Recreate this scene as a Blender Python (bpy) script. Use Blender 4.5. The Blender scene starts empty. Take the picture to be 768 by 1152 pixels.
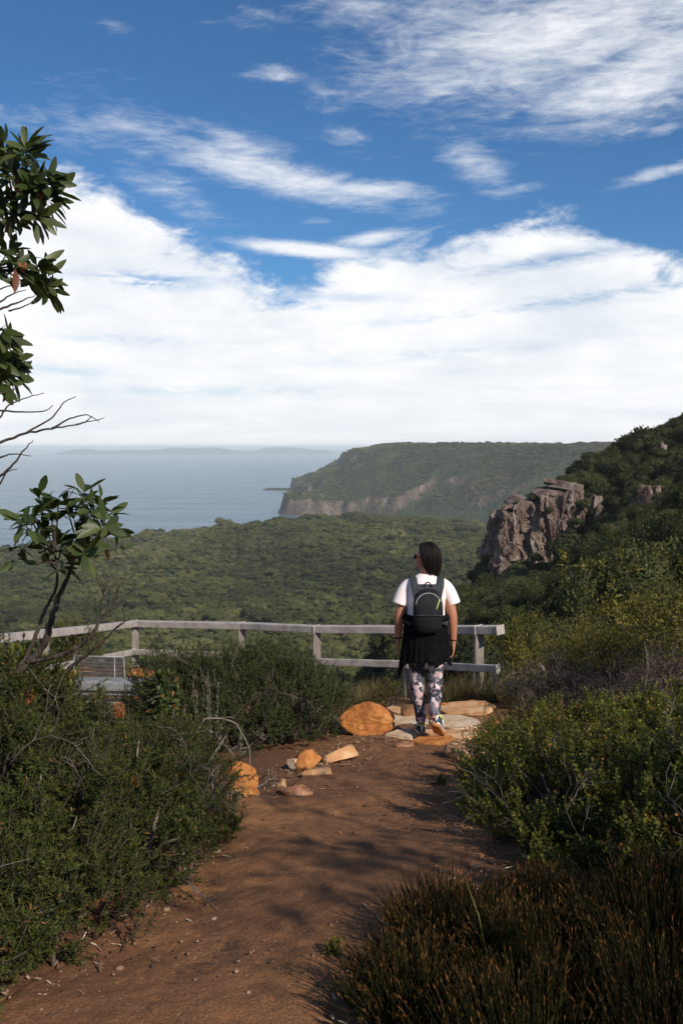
HAZE = .85e-4; SUN = 4.9; SKY = .085; CLOUD = 1.06; SKYTINT = (.48, .82, 1.12); EXPO = 0.1
import bpy, math, random
import numpy as np
from mathutils import Vector, Matrix

random.seed(7)
RNG = np.random.default_rng(11)
S = bpy.context.scene
COL = S.collection
PITCH = math.radians(4.17)
SEA = -160.0

# ------------------------------------------------------------------ helpers
def ray(u, v):
    x = (u - 384) / 1000.0; w = (576 - v) / 1000.0
    c, s = math.cos(PITCH), math.sin(PITCH)
    return np.array([x, c + w * s, -s + w * c])

def at(u, v, Y):
    d = ray(u, v); return d * (Y / d[1])

def sm(a, b, x):
    t = np.clip((x - a) / (b - a), 0, 1); return t * t * (3 - 2 * t)

def _h(ix, iy, iz, seed):
    n = (ix.astype(np.int64) * 374761393 + iy.astype(np.int64) * 668265263 + iz.astype(np.int64) * 2147483647 + seed * 974711) & 0xffffffff
    n = ((n ^ (n >> 13)) * 1274126177) & 0xffffffff
    n = (n ^ (n >> 16)) & 0xffffff
    return n / float(0xffffff)

def vnoise(p, seed=0):
    p = np.asarray(p, float)
    i = np.floor(p).astype(np.int64); f = p - i; f = f * f * (3 - 2 * f)
    r = 0
    for dx in (0, 1):
        wx = f[..., 0] if dx else 1 - f[..., 0]
        for dy in (0, 1):
            wy = f[..., 1] if dy else 1 - f[..., 1]
            for dz in (0, 1):
                wz = f[..., 2] if dz else 1 - f[..., 2]
                r = r + wx * wy * wz * _h(i[..., 0] + dx, i[..., 1] + dy, i[..., 2] + dz, seed)
    return r * 2 - 1

def fbm(p, oct=4, seed=0):
    r = 0; a = 1; t = 0
    for k in range(oct):
        r = r + a * vnoise(np.asarray(p) * 2 ** k + 17.3 * k, seed + k); t += a; a *= .5
    return r / t

def p2(x, y, s):
    return np.stack([np.asarray(x) / s, np.asarray(y) / s, np.zeros_like(np.asarray(x, float))], -1)

def norm(v):
    return v / np.maximum(np.linalg.norm(v, axis=-1, keepdims=True), 1e-9)

def mesh_np(name, V, quads=None, tris=None, attrs=None, smooth=True, mi=None):
    V = np.asarray(V, np.float32).reshape(-1, 3)
    quads = np.zeros((0, 4), np.int32) if quads is None else np.asarray(quads, np.int32).reshape(-1, 4)
    tris = np.zeros((0, 3), np.int32) if tris is None else np.asarray(tris, np.int32).reshape(-1, 3)
    me = bpy.data.meshes.new(name)
    me.vertices.add(len(V)); me.vertices.foreach_set('co', V.ravel())
    nl = quads.size + tris.size; npoly = len(quads) + len(tris)
    me.loops.add(nl); me.polygons.add(npoly)
    me.loops.foreach_set('vertex_index', np.concatenate([quads.ravel(), tris.ravel()]).astype(np.int32))
    st = np.concatenate([np.arange(len(quads)) * 4, quads.size + np.arange(len(tris)) * 3]).astype(np.int32)
    me.polygons.foreach_set('loop_start', st)
    if smooth is not None:
        me.polygons.foreach_set('use_smooth', np.full(npoly, bool(smooth)))
    if mi is not None:
        me.polygons.foreach_set('material_index', np.asarray(mi, np.int32))
    for k, a in (attrs or {}).items():
        at_ = me.attributes.new(k, 'FLOAT', 'POINT'); at_.data.foreach_set('value', np.asarray(a, np.float32))
    me.update(calc_edges=True)
    return me

class MB:
    """collects pieces, builds ONE mesh"""
    def __init__(s): s.V = []; s.Q = []; s.T = []; s.A = []; s.n = 0
    def add(s, V, Q=None, T=None, a=None):
        V = np.asarray(V, float).reshape(-1, 3)
        s.V.append(V)
        if Q is not None and len(Q): s.Q.append(np.asarray(Q).reshape(-1, 4) + s.n)
        if T is not None and len(T): s.T.append(np.asarray(T).reshape(-1, 3) + s.n)
        s.A.append(np.full(len(V), .5) if a is None else np.broadcast_to(np.asarray(a, float), (len(V),)))
        s.n += len(V); return s
    def build(s, name, mats, parent=None, smooth=True, loc=None):
        me = mesh_np(name, np.concatenate(s.V), np.concatenate(s.Q) if s.Q else None, np.concatenate(s.T) if s.T else None,
                     {'rnd': np.concatenate(s.A)}, smooth)
        return link(name, me, mats, parent, loc)

def link(name, me, mats=None, parent=None, loc=None):
    o = bpy.data.objects.new(name, me); COL.objects.link(o)
    if mats is not None:
        for m in (mats if isinstance(mats, (list, tuple)) else [mats]): me.materials.append(m)
    if parent: o.parent = parent
    if loc is not None: o.location = loc
    return o

def tag(o, label=None, cat=None, group=None, kind=None):
    if label: o['label'] = label
    if cat: o['category'] = cat
    if group: o['group'] = group
    if kind: o['kind'] = kind
    return o

def empty(name, loc=(0, 0, 0), label=None, cat=None, group=None, rz=0):
    o = bpy.data.objects.new(name, None); COL.objects.link(o); o.location = loc; o.rotation_euler = (0, 0, rz)
    o.empty_display_size = .1
    return tag(o, label, cat, group)

def grid_faces(nr, nc, wrap=False):
    r = np.arange(nr - 1)[:, None]; c = np.arange(nc if wrap else nc - 1)[None, :]
    c1 = (c + 1) % nc
    return np.stack([r * nc + c, r * nc + c1, (r + 1) * nc + c1, (r + 1) * nc + c], -1).reshape(-1, 4)

def tube(pts, rad, sides=6, cap=True):
    pts = np.asarray(pts, float); n = len(pts); rad = np.broadcast_to(np.asarray(rad, float), (n,))
    t = np.gradient(pts, axis=0); t = norm(t)
    ref = np.array([0, 0, 1.]) if abs(t[0, 2]) < .9 else np.array([1., 0, 0])
    V = []
    a = np.linspace(0, 2 * np.pi, sides, endpoint=False)
    u = norm(np.cross(t[0], ref))
    for i in range(n):
        u = norm(u - t[i] * np.dot(u, t[i])); w = np.cross(t[i], u)
        V.append(pts[i] + rad[i] * (np.cos(a)[:, None] * u + np.sin(a)[:, None] * w))
    V = np.concatenate(V); Q = grid_faces(n, sides, True)
    T = []
    if cap:
        V = np.concatenate([V, pts[:1], pts[-1:]]); c0 = n * sides; c1 = c0 + 1
        for k in range(sides):
            k2 = (k + 1) % sides
            T.append((c0, k2, k)); T.append((c1, (n - 1) * sides + k, (n - 1) * sides + k2))
    return V, Q, T

def twigs(P0, P1, r0, r1):
    """vectorised straight tapered 3-sided twigs"""
    n = len(P0); D = norm(P1 - P0)
    ref = np.where(np.abs(D[:, 2:3]) < .9, np.array([[0, 0, 1.]]), np.array([[1., 0, 0]]))
    u = norm(np.cross(D, ref)); w = np.cross(D, u)
    V = np.zeros((n, 6, 3))
    for k in range(3):
        a = 2 * np.pi * k / 3
        o = math.cos(a) * u + math.sin(a) * w
        V[:, k] = P0 + o * np.reshape(r0, (-1, 1)); V[:, 3 + k] = P1 + o * np.reshape(r1, (-1, 1))
    b = (np.arange(n) * 6)[:, None, None]
    Q = np.array([[0, 1, 4, 3], [1, 2, 5, 4], [2, 0, 3, 5]])[None] + b
    return V.reshape(-1, 3), Q.reshape(-1, 4), None

def boxv(c, s, rz=0, rx=0):
    V = np.array([[x, y, z] for x in (-.5, .5) for y in (-.5, .5) for z in (-.5, .5)]) * np.array(s)
    V = V @ np.array(Matrix.Rotation(rx, 3, 'X')).T @ np.array(Matrix.Rotation(rz, 3, 'Z')).T + np.array(c)
    Q = [(0, 1, 3, 2), (4, 6, 7, 5), (0, 4, 5, 1), (2, 3, 7, 6), (0, 2, 6, 4), (1, 5, 7, 3)]
    return V, Q

def bevel(o, w=.006, seg=2):
    m = o.modifiers.new('bevel', 'BEVEL'); m.width = w; m.segments = seg; m.limit_method = 'ANGLE'; m.angle_limit = math.radians(40)
    return o

LEAF = {  # (along, side, normal) verts; quads; tris
    'needle': ([(0, -.35, 0), (0, .35, 0), (.55, .5, .05), (.55, -.5, .05), (1, 0, -.04)], [(0, 1, 2, 3)], [(3, 2, 4)]),
    'small': ([(0, 0, 0), (.45, .5, .12), (.45, 0, -.02), (.45, -.5, .12), (1, 0, -.02)], [(0, 2, 1, 1)], [(0, 2, 1), (0, 3, 2), (1, 2, 4), (2, 3, 4)]),
    'broad': ([(0, 0, 0), (.12, .1, .02), (.12, -.1, .02), (.4, .44, .10), (.4, 0, 0), (.4, -.44, .10), (.72, .42, .06), (.72, 0, -.03), (.72, -.42, .06), (.92, .2, -.03), (.92, -.2, -.03), (1, 0, -.1)],
              [(1, 4, 3, 3), (4, 7, 6, 3), (5, 8, 7, 4), (7, 11, 9, 6), (8, 10, 11, 7), (0, 2, 4, 1)], [(1, 4, 3), (2, 5, 4)]),
    'clump': ([(0, -.3, 0), (.15, .4, .1), (.6, -.5, -.05), (1, .25, .05)], [(0, 1, 3, 2)], []),
}
LEAF['small'] = (LEAF['small'][0], [], LEAF['small'][2])
LEAF['broad'] = (LEAF['broad'][0], [(4, 7, 6, 3), (5, 8, 7, 4), (7, 11, 9, 6), (8, 10, 11, 7), (0, 2, 4, 1)], LEAF['broad'][2])

def leaves(P, D, U, L, W, kind, rnd=None, curl=None):
    tv, tq, tt = LEAF[kind]; tv = np.array(tv, float)
    n = len(P); D = norm(D); Sd = norm(np.cross(D, U)); N = np.cross(Sd, D)
    L = np.broadcast_to(np.asarray(L, float), (n,)); W = np.broadcast_to(np.asarray(W, float), (n,))
    a = tv[:, 0]; droop = (a ** 2)[None, :] * (0 if curl is None else np.broadcast_to(np.asarray(curl, float), (n,))[:, None])
    V = P[:, None] + D[:, None] * (a[None, :] * L[:, None])[..., None] \
        + Sd[:, None] * (tv[:, 1][None, :] * W[:, None])[..., None] \
        + N[:, None] * (tv[:, 2][None, :] * W[:, None] - droop * L[:, None])[..., None]
    b = (np.arange(n) * len(tv))[:, None, None]
    Q = (np.array(tq)[None] + b).reshape(-1, 4) if len(tq) else None
    T = (np.array(tt)[None] + b).reshape(-1, 3) if len(tt) else None
    r = RNG.random(n) if rnd is None else rnd
    return V.reshape(-1, 3), Q, T, np.repeat(r, len(tv))

def rdir(n):
    return norm(RNG.normal(size=(n, 3)))

_ico = {}
def ico(sub):
    if sub not in _ico:
        import bmesh
        bm = bmesh.new(); bmesh.ops.create_icosphere(bm, subdivisions=sub, radius=1)
        bm.verts.ensure_lookup_table()
        _ico[sub] = (np.array([v.co[:] for v in bm.verts]), np.array([[v.index for v in f.verts] for f in bm.faces])); bm.free()
    return _ico[sub]

# ------------------------------------------------------------------ node helpers
class NT:
    def __init__(s, tree): s.t = tree; s.N = tree.nodes; s.L = tree.links
    def n(s, typ, **kw):
        nd = s.N.new(typ)
        for k, v in kw.items():
            if k.startswith('i_'): s.put(nd.inputs[k[2:].replace('_', ' ')], v)
            else: setattr(nd, k, v)
        return nd
    def put(s, inp, v):
        if isinstance(v, bpy.types.NodeSocket): s.L.new(v, inp)
        else: inp.default_value = v
    def m(s, op, a, b=None, c=None, clamp=False):
        nd = s.N.new('ShaderNodeMath'); nd.operation = op; nd.use_clamp = clamp
        for i, v in enumerate((a, b, c)):
            if v is not None: s.put(nd.inputs[i], v)
        return nd.outputs[0]
    def mix(s, f, a, b, mode='MIX'):
        nd = s.N.new('ShaderNodeMix'); nd.data_type = 'RGBA'; nd.blend_type = mode
        s.put(nd.inputs[0], f)
        for i, v in ((6, a), (7, b)): s.put(nd.inputs[i], v if isinstance(v, bpy.types.NodeSocket) else (*v, 1)[:4])
        return nd.outputs[2]
    def ramp(s, f, stops, interp='LINEAR'):
        nd = s.N.new('ShaderNodeValToRGB'); cr = nd.color_ramp; cr.interpolation = interp
        while len(cr.elements) < len(stops): cr.elements.new(.5)
        for e, (p, c) in zip(cr.elements, stops): e.position = p; e.color = (*c, 1)[:4] if not isinstance(c, float) else (c, c, c, 1)
        s.put(nd.inputs[0], f); return nd.outputs[0]
    def mr(s, v, a, b, c=0, d=1, smooth=True):
        nd = s.N.new('ShaderNodeMapRange'); nd.interpolation_type = 'SMOOTHSTEP' if smooth else 'LINEAR'
        for i, x in enumerate((v, a, b, c, d)): s.put(nd.inputs[i], x)
        return nd.outputs[0]
    def noise(s, vec, scale, detail=4, rough=.5, dist=0, out=0):
        nd = s.N.new('ShaderNodeTexNoise'); s.put(nd.inputs['Vector'], vec)
        nd.inputs['Scale'].default_value = scale; nd.inputs['Detail'].default_value = detail
        nd.inputs['Roughness'].default_value = rough; nd.inputs['Distortion'].default_value = dist
        return nd.outputs[out]
    def voro(s, vec, scale, feature='F1', out='Distance', rand=1):
        nd = s.N.new('ShaderNodeTexVoronoi'); nd.feature = feature; s.put(nd.inputs['Vector'], vec)
        nd.inputs['Scale'].default_value = scale; nd.inputs['Randomness'].default_value = rand
        return nd.outputs[out]

def material(name):
    m = bpy.data.materials.new(name); m.use_nodes = True
    t = NT(m.node_tree); b = m.node_tree.nodes['Principled BSDF']
    return m, t, b

def objco(t, scale=(1, 1, 1)):
    tc = t.N.new('ShaderNodeTexCoord'); mp = t.N.new('ShaderNodeMapping'); t.L.new(tc.outputs['Object'], mp.inputs[0])
    mp.inputs['Scale'].default_value = scale; return mp.outputs[0]

def bump(t, b, h, strength=.5, dist=.01):
    nd = t.N.new('ShaderNodeBump'); nd.inputs['Strength'].default_value = strength; nd.inputs['Distance'].default_value = dist
    t.put(nd.inputs['Height'], h); t.L.new(nd.outputs[0], b.inputs['Normal'])

def mat_leaf(name, stops, rough=.5, trans=.3, spec=.35, objvar=0.0, tint=(1.15, 1.3, .6)):
    m, t, b = material(name)
    r = t.n('ShaderNodeAttribute', attribute_name='rnd').outputs['Fac']
    if objvar:
        oi = t.N.new('ShaderNodeObjectInfo').outputs['Random']
        r = t.m('ADD', t.m('MULTIPLY', r, 1 - objvar), t.m('MULTIPLY', oi, objvar))
    c = t.ramp(r, stops)
    t.L.new(c, b.inputs['Base Color']); b.inputs['Roughness'].default_value = rough
    b.inputs['Specular IOR Level'].default_value = spec
    if trans > 0:
        tr = t.N.new('ShaderNodeBsdfTranslucent'); t.L.new(t.mix(1.0, c, tint, 'MULTIPLY'), tr.inputs[0])
        mx = t.N.new('ShaderNodeMixShader'); mx.inputs[0].default_value = trans
        t.L.new(b.outputs[0], mx.inputs[1]); t.L.new(tr.outputs[0], mx.inputs[2])
        t.L.new(mx.outputs[0], t.N['Material Output'].inputs[0])
    return m

def mat_noise(name, stops, scale=5, detail=6, rough=.8, bs=.4, bd=.01, stretch=(1, 1, 1), spec=.3, metal=0, bscale=None):
    m, t, b = material(name)
    co = objco(t, stretch); nz = t.noise(co, scale, detail, .6)
    t.L.new(t.ramp(nz, stops), b.inputs['Base Color'])
    b.inputs['Roughness'].default_value = rough; b.inputs['Specular IOR Level'].default_value = spec; b.inputs['Metallic'].default_value = metal
    if bs: bump(t, b, t.noise(co, bscale or scale * 3, 5, .6), bs, bd)
    return m

# ------------------------------------------------------------------ terrain
def tps(pts, vals, kern):
    pts = np.asarray(pts, float); n = len(pts)
    K = kern(np.linalg.norm(pts[:, None] - pts[None], axis=-1))
    P = np.concatenate([np.ones((n, 1)), pts], 1); k = P.shape[1]
    A = np.block([[K, P], [P.T, np.zeros((k, k))]])
    w = np.linalg.solve(A, np.concatenate([vals, np.zeros(k)]))
    def f(q):
        sh = q.shape[:-1]; q = q.reshape(-1, 2); out = np.zeros(len(q))
        for i in range(0, len(q), 20000):
            b = q[i:i + 20000]
            K = kern(np.linalg.norm(b[:, None] - pts[None], axis=-1))
            out[i:i + 20000] = K @ w[:n] + w[n] + b @ w[n + 1:]
        return out.reshape(sh)
    return f

NEAR = [(0, -8, -1.2), (-8, -8, -1.2), (8, -8, -.6), (0, 0, -1.46), (-3, 0, -1.5), (3, 0, -1.3), (0, 1.5, -1.5), (0, 2.45, -1.6), (-.6, 4.15, -1.9), (.3, 4.15, -1.9),
        (0, 5.4, -2.12), (.8, 5.4, -2.12), (-.5, 5.4, -2.12), (0, 6.9, -2.39), (.8, 6.9, -2.39), (.3, 7.95, -2.53), (1.4, 7.95, -2.53), (.8, 8.9, -2.62), (1.4, 8.9, -2.6),
        (-3.55, 10.6, -3.1), (-4, 7.5, -2.65), (-3.13, 13.5, -3.57), (-1.41, 12.6, -3.42), (-.33, 11.7, -3.29), (.74, 10.9, -3.13), (1.6, 10, -2.98), (-.4, 9.3, -2.92),
        (-1.6, 2.6, -1.62), (-3, 4.5, -1.95), (-1.8, 6.8, -2.36), (-2.6, 9.7, -3.0), (-6, 5, -2.0), (-7, 10, -3.0), (-10, 5, -2.2),
        (1.5, 3, -1.58), (2, 5, -1.98), (2.5, 7, -2.25), (3, 9, -2.55), (4, 11, -2.9), (5, 5, -1.7), (6, 8, -2.1), (7, 12, -2.9), (10, 5, -1.3), (10, 12, -2.6),
        (-4, 15.5, -5.6), (0, 14, -5.2), (2, 12.2, -4.0), (4, 14.5, -4.4), (8, 15.5, -3.9), (-8, 15, -4.8)]
_near = tps([(a, b) for a, b, _ in NEAR], np.array([c for *_, c in NEAR]), lambda r: r * r * np.log(r + 1e-6))

FAR = [(-400, 800, 12), (100, 810, 12), (384, 810, 12), (560, 810, 12), (768, 735, 12), (1100, 650, 12),
       (-400, 850, 16), (100, 850, 16), (384, 850, 16), (560, 800, 16), (768, 740, 16), (1000, 660, 16), (1300, 600, 16),
       (-400, 900, 25), (0, 900, 25), (300, 900, 25), (480, 870, 25), (600, 750, 28), (768, 655, 30), (1000, 560, 30), (1300, 510, 30),
       (-500, 1000, 60), (0, 1000, 60), (300, 1000, 60), (480, 850, 60), (560, 715, 60), (600, 680, 60), (700, 625, 60), (768, 592, 60), (950, 520, 60), (1300, 440, 60),
       (480, 840, 90), (560, 720, 90), (650, 665, 90), (768, 600, 90), (950, 500, 90), (1300, 400, 90),
       (-500, 950, 120), (0, 950, 120), (300, 930, 120), (400, 800, 120), (440, 712, 120), (470, 700, 126), (500, 691, 130), (530, 676, 135), (560, 662, 138), (640, 652, 138), (768, 560, 130), (950, 470, 130), (1300, 380, 130),
       (560, 645, 150), (640, 625, 150), (600, 630, 150), (700, 560, 150), (768, 510, 150),
       (570, 590, 162), (600, 568, 162), (650, 545, 162), (690, 517, 165), (730, 502, 170), (768, 484, 170), (950, 412, 170), (1300, 330, 170),
       (500, 760, 162), (440, 850, 162), (560, 660, 190), (690, 560, 230), (768, 510, 230), (950, 420, 230), (1300, 380, 230),
       (-500, 845, 250), (0, 845, 250), (300, 845, 250), (450, 850, 250), (560, 740, 280), (690, 640, 300), (768, 590, 300), (950, 500, 300), (1300, 480, 300),
       (-500, 760, 420), (-100, 750, 420), (100, 745, 420), (300, 745, 420), (500, 745, 420), (650, 730, 420), (900, 600, 420), (1300, 560, 420),
       (-500, 690, 700), (-100, 672, 700), (60, 664, 700), (150, 645, 700), (384, 641, 700), (560, 640, 700), (700, 630, 700), (900, 590, 700), (1300, 570, 700),
       (-500, 645, 950), (-100, 640, 950), (0, 635, 950), (160, 624, 950), (320, 607, 950), (400, 602, 950), (560, 612, 950), (900, 600, 950),
       (-500, 630, 1200), (-100, 624, 1200), (0, 619, 1200), (80, 613, 1200), (160, 605, 1200), (240, 595, 1200), (320, 586, 1200), (400, 579, 1200), (480, 582, 1200), (560, 591, 1200), (700, 597, 1200), (900, 596, 1200), (1300, 590, 1200),
       (-500, 626, 1450), (0, 626, 1450), (160, 622, 1450), (400, 625, 1450), (560, 622, 1450), (900, 622, 1450), (1300, 620, 1450),
       (-500, 640, 1750), (0, 640, 1750), (400, 640, 1750), (900, 640, 1750), (1300, 640, 1750)]
_KU, _KL = 1 / .22, 2.0
def _fq(x, y):
    return np.stack([np.asarray(x) / y * _KU, np.log(y) * _KL], -1)
_fp = []; _fv = []
for u, v, Y in FAR:
    p = at(u, v, Y); _fp.append(_fq(p[0], Y)); _fv.append(p[2] / Y)
_far = tps(_fp, np.array(_fv), lambda r: r)

def Z(x, y):
    x = np.asarray(x, float); y = np.asarray(y, float)
    w = sm(12.5, 17.0, y)
    zn = _near(np.stack([x, np.minimum(y, 17.)], -1)) + .035 * fbm(p2(x, y, .8), 4, 3) * (1 - w)
    yf = np.maximum(y, 12.)
    zf = _far(_fq(x, yf)) * yf
    zf = zf + sm(15, 60, yf) * (.006 * yf * fbm(p2(x, yf, 40), 4, 9) * sm(15, 60, yf) + .9 * fbm(p2(x, yf, 12), 3, 4)) * (1 - sm(1100, 1300, yf) * .5) \
        + sm(330, 520, yf) * (1 - .75 * sm(850, 1150, yf)) * 15 * fbm(p2(x + .5 * yf, yf, 230), 3, 21)
    return zn * (1 - w) + zf * w

def Z1(x, y): return float(Z(np.array([x]), np.array([y]))[0])

def ongr(u, v, y0=1.8, y1=16):
    d = ray(u, v); ys = np.linspace(y0, y1, 600); xs = d[0] / d[1] * ys
    f = d[2] / d[1] * ys - Z(xs, ys)
    k = int(np.argmax(f < 0)); k = max(k, 1)
    return np.array([xs[k], ys[k], Z1(xs[k], ys[k])])

# ------------------------------------------------------------------ materials
def soil(name, gravel):
    m, t, b = material(name); co = objco(t)
    big = t.noise(co, 1.1, 5, .6); fine = t.noise(co, 26, 6, .7)
    c = t.ramp(big, [(.3, (.18, .084, .044)), (.5, (.27, .127, .060)), (.66, (.46, .215, .088))])
    c = t.mix(t.mr(fine, .35, .75), c, (.075, .046, .03)) if not gravel else t.mix(t.mr(fine, .5, .8, 0, .6), c, (.11, .062, .04))
    gr = t.noise(co, 150, 4, .75); c = t.mix(t.mr(gr, .42, .66, 0, .75), c, (.075, .042, .028)); c = t.mix(t.mr(t.noise(co, 90, 3, .7), .6, .74, 0, .55), c, (.36, .2, .115))
    peb = t.voro(co, 60, 'F1'); pc = t.voro(co, 60, 'F1', 'Color')
    sx = t.N.new('ShaderNodeSeparateColor'); t.L.new(pc, sx.inputs[0])
    pm = t.m('MULTIPLY', t.m('LESS_THAN', peb, .32), t.m('GREATER_THAN', sx.outputs[0], 0.7 if gravel else .85))
    c = t.mix(t.m('MULTIPLY', pm, .7), c, t.ramp(sx.outputs[1], [(0, (.06, .035, .025)), (.5, (.24, .13, .07)), (1, (.4, .24, .14))]))
    t.L.new(c, b.inputs['Base Color']); b.inputs['Roughness'].default_value = .95; b.inputs['Specular IOR Level'].default_value = .15
    h = t.m('ADD', t.m('ADD', t.m('MULTIPLY', t.noise(co, 9, 8, .72), 1.0), t.m('MULTIPLY', gr, .16)), t.m('MULTIPLY', pm, .12))
    bump(t, b, h, .8, .06)
    return m

M = {}
M['soil'] = soil('path_soil', True)
M['ground'] = soil('ground_soil', False)

def terrain_mat(name, stops, scale, rockcol=None):
    m, t, b = material(name); co = objco(t)
    n1 = t.noise(co, scale, 6, .62); n2 = t.noise(co, scale * 9, 3, .6)
    c = t.ramp(t.m('ADD', t.m('MULTIPLY', n1, .6), t.m('MULTIPLY', n2, .4)), stops)
    if rockcol:
        g = t.N.new('ShaderNodeNewGeometry'); sx = t.N.new('ShaderNodeSeparateXYZ'); t.L.new(g.outputs['True Normal'], sx.inputs[0])
        st = t.N.new('ShaderNodeMapping'); st.inputs['Scale'].default_value = (1, 1, .25); t.L.new(co, st.inputs[0])
        rn = t.noise(st.outputs[0], scale * 3, 6, .65)
        rc = t.ramp(rn, rockcol)
        f = t.mr(t.m('ADD', sx.outputs[2], t.m('MULTIPLY', t.m('SUBTRACT', n1, .5), .5)), .52, .66, 1, 0)
        c = t.mix(f, c, rc)
    t.L.new(c, b.inputs['Base Color']); b.inputs['Roughness'].default_value = .95; b.inputs['Specular IOR Level'].default_value = .1
    bump(t, b, t.m('ADD', n2, n1), 1.0, .35 / scale * .3)
    return m
M['valley'] = terrain_mat('valley_scrub_ground', [(.3, (.012, .02, .008)), (.55, (.03, .042, .015)), (.75, (.05, .055, .024))], .03)
M['headland'] = terrain_mat('headland_ground', [(.3, (.018, .026, .012)), (.55, (.035, .045, .018)), (.75, (.06, .062, .03))], .012,
                            [(.3, (.03, .028, .018)), (.48, (.07, .052, .038)), (.6, (.14, .105, .08)), (.75, (.28, .24, .215))])

def rock_mat(name, base, scale=3.0, lichen=.35, lichcol=(.36, .33, .3), stretch=(1, 1, 1), bs=.7, bd=.04):
    m, t, b = material(name); co = objco(t, stretch)
    n = t.noise(co, scale, 8, .62); n2 = t.noise(co, scale * .6, 3, .5, out=0)
    c = t.ramp(n, base)
    li = t.mr(t.noise(co, scale * 1.7, 7, .7), 1 - lichen - .12, 1 - lichen + .1)
    c = t.mix(li, c, lichcol)
    cr = t.voro(co, scale * 2.2, 'DISTANCE_TO_EDGE'); crm = t.mr(cr, 0, .03, .25, 0)
    t.L.new(c, b.inputs['Base Color']); b.inputs['Roughness'].default_value = .9; b.inputs['Specular IOR Level'].default_value = .2
    bump(t, b, t.m('ADD', t.noise(co, scale * 5, 8, .7), t.m('MULTIPLY', t.noise(co, scale * 1.2, 4), 1.2)), bs, bd)
    return m
M['orange'] = rock_mat('orange_rock', [(.3, (.22, .08, .028)), (.5, (.42, .16, .045)), (.7, (.55, .26, .09))], 9, .26, (.36, .25, .16), bd=.02)
M['tan'] = rock_mat('tan_slab_rock', [(.3, (.30, .15, .07)), (.5, (.46, .25, .12)), (.7, (.58, .38, .22))], 6, .36, (.55, .42, .3), bs=.5, bd=.012)
M['pale'] = rock_mat('pale_slab_rock', [(.3, (.36, .24, .15)), (.5, (.47, .34, .23)), (.7, (.56, .44, .32))], 6, .35, (.45, .4, .33), bs=.5, bd=.012)
M['brown'] = rock_mat('brown_rock', [(.3, (.10, .05, .028)), (.5, (.2, .1, .05)), (.7, (.33, .18, .1))], 7, .25, (.3, .22, .16), bd=.02)
M['red'] = rock_mat('reddish_rock', [(.3, (.2, .085, .045)), (.5, (.34, .16, .09)), (.7, (.46, .27, .18))], 7, .3, (.42, .32, .25), bd=.015)
M['white'] = rock_mat('white_rock', [(.3, (.4, .3, .22)), (.5, (.6, .5, .4)), (.7, (.7, .62, .52))], 6, .25, (.45, .25, .1), bd=.012)
M['grey'] = rock_mat('grey_pink_rock', [(.3, (.14, .10, .09)), (.5, (.26, .2, .18)), (.7, (.38, .33, .3))], 4, .35, (.4, .38, .35), bd=.03)
M['cliff'] = rock_mat('cliff_rock', [(.28, (.036, .024, .02)), (.42, (.115, .072, .056)), (.58, (.19, .138, .114)), (.72, (.30, .255, .225))], .6, .38, (.33, .31, .285), stretch=(1, 1, .4), bs=.8, bd=.35)

# ------------------------------------------------------------------ ground, path, valley, headland, sea
def heightgrid(name, xs, ys, off, m, smooth=True, zf=Z):
    X, Y = np.meshgrid(xs, ys); zz = zf(X, Y) + off
    me = mesh_np(name, np.stack([X, Y, zz], -1), grid_faces(len(ys), len(xs)), smooth=smooth)
    return tag(link(name, me, m), kind='structure')

heightgrid('ground', np.linspace(-12, 12, 181), np.linspace(-8, 16.5, 200), 0, M['ground'])

PL = [(-60, 1230), (5, 1152), (95, 1072), (240, 962), (262, 905), (330, 885), (400, 850), (436, 832), (450, 820)]
PR = [(350, 1230), (352, 1152), (405, 1080), (485, 1000), (545, 960), (552, 905), (552, 870), (560, 845), (568, 815)]
pl = np.array([ongr(*p, y0=1.2) for p in PL]); pr = np.array([ongr(*p, y0=1.2) for p in PR])
def path_edges(y):
    return np.interp(y, pl[:, 1], pl[:, 0]), np.interp(y, pr[:, 1], pr[:, 0])
ys = np.concatenate([np.linspace(-6, pl[0, 1], 40)[:-1], np.linspace(pl[0, 1], 8.2, 380)])
a, b_ = path_edges(ys)
s = np.linspace(0, 1, 130)
wob = .07 * fbm(np.stack([ys * 1.7, ys * 0, ys * 0], -1), 3, 40); wob2 = .07 * fbm(np.stack([ys * 1.7, ys * 0 + 9, ys * 0], -1), 3, 41)
X = (a - .15 + wob)[:, None] * (1 - s) + (b_ + .15 + wob2)[:, None] * s; Y = np.repeat(ys[:, None], 130, 1)
edge = np.minimum(s, 1 - s)[None] * (b_ - a + .3)[:, None]
zz = Z(X, Y) + .012 - .10 * (1 - sm(0, .16, edge)) + .03 * fbm(p2(X, Y, .3), 4, 8) * sm(.05, .2, edge) + .009 * fbm(p2(X, Y, .07), 3, 12)
tag(link('path', mesh_np('path', np.stack([X, Y, zz], -1), grid_faces(len(ys), 130)), M['soil']), kind='structure')

# valley and the hill on the right: rows spaced by distance
tx = np.concatenate([np.linspace(-1.3, -.5, 50)[:-1], np.linspace(-.5, .55, 300), np.linspace(.55, 1.3, 60)[1:]])
ry = np.exp(np.linspace(math.log(15.2), math.log(1740), 330))
Xv = tx[None] * ry[:, None]; Yv = np.repeat(ry[:, None], len(tx), 1)
Zv = Z(Xv, Yv) - .06 * (1 - sm(15, 18, Yv))
tag(link('terrain', mesh_np('terrain', np.stack([Xv, Yv, Zv], -1), grid_faces(len(ry), len(tx))), M['valley']), kind='structure')

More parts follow.
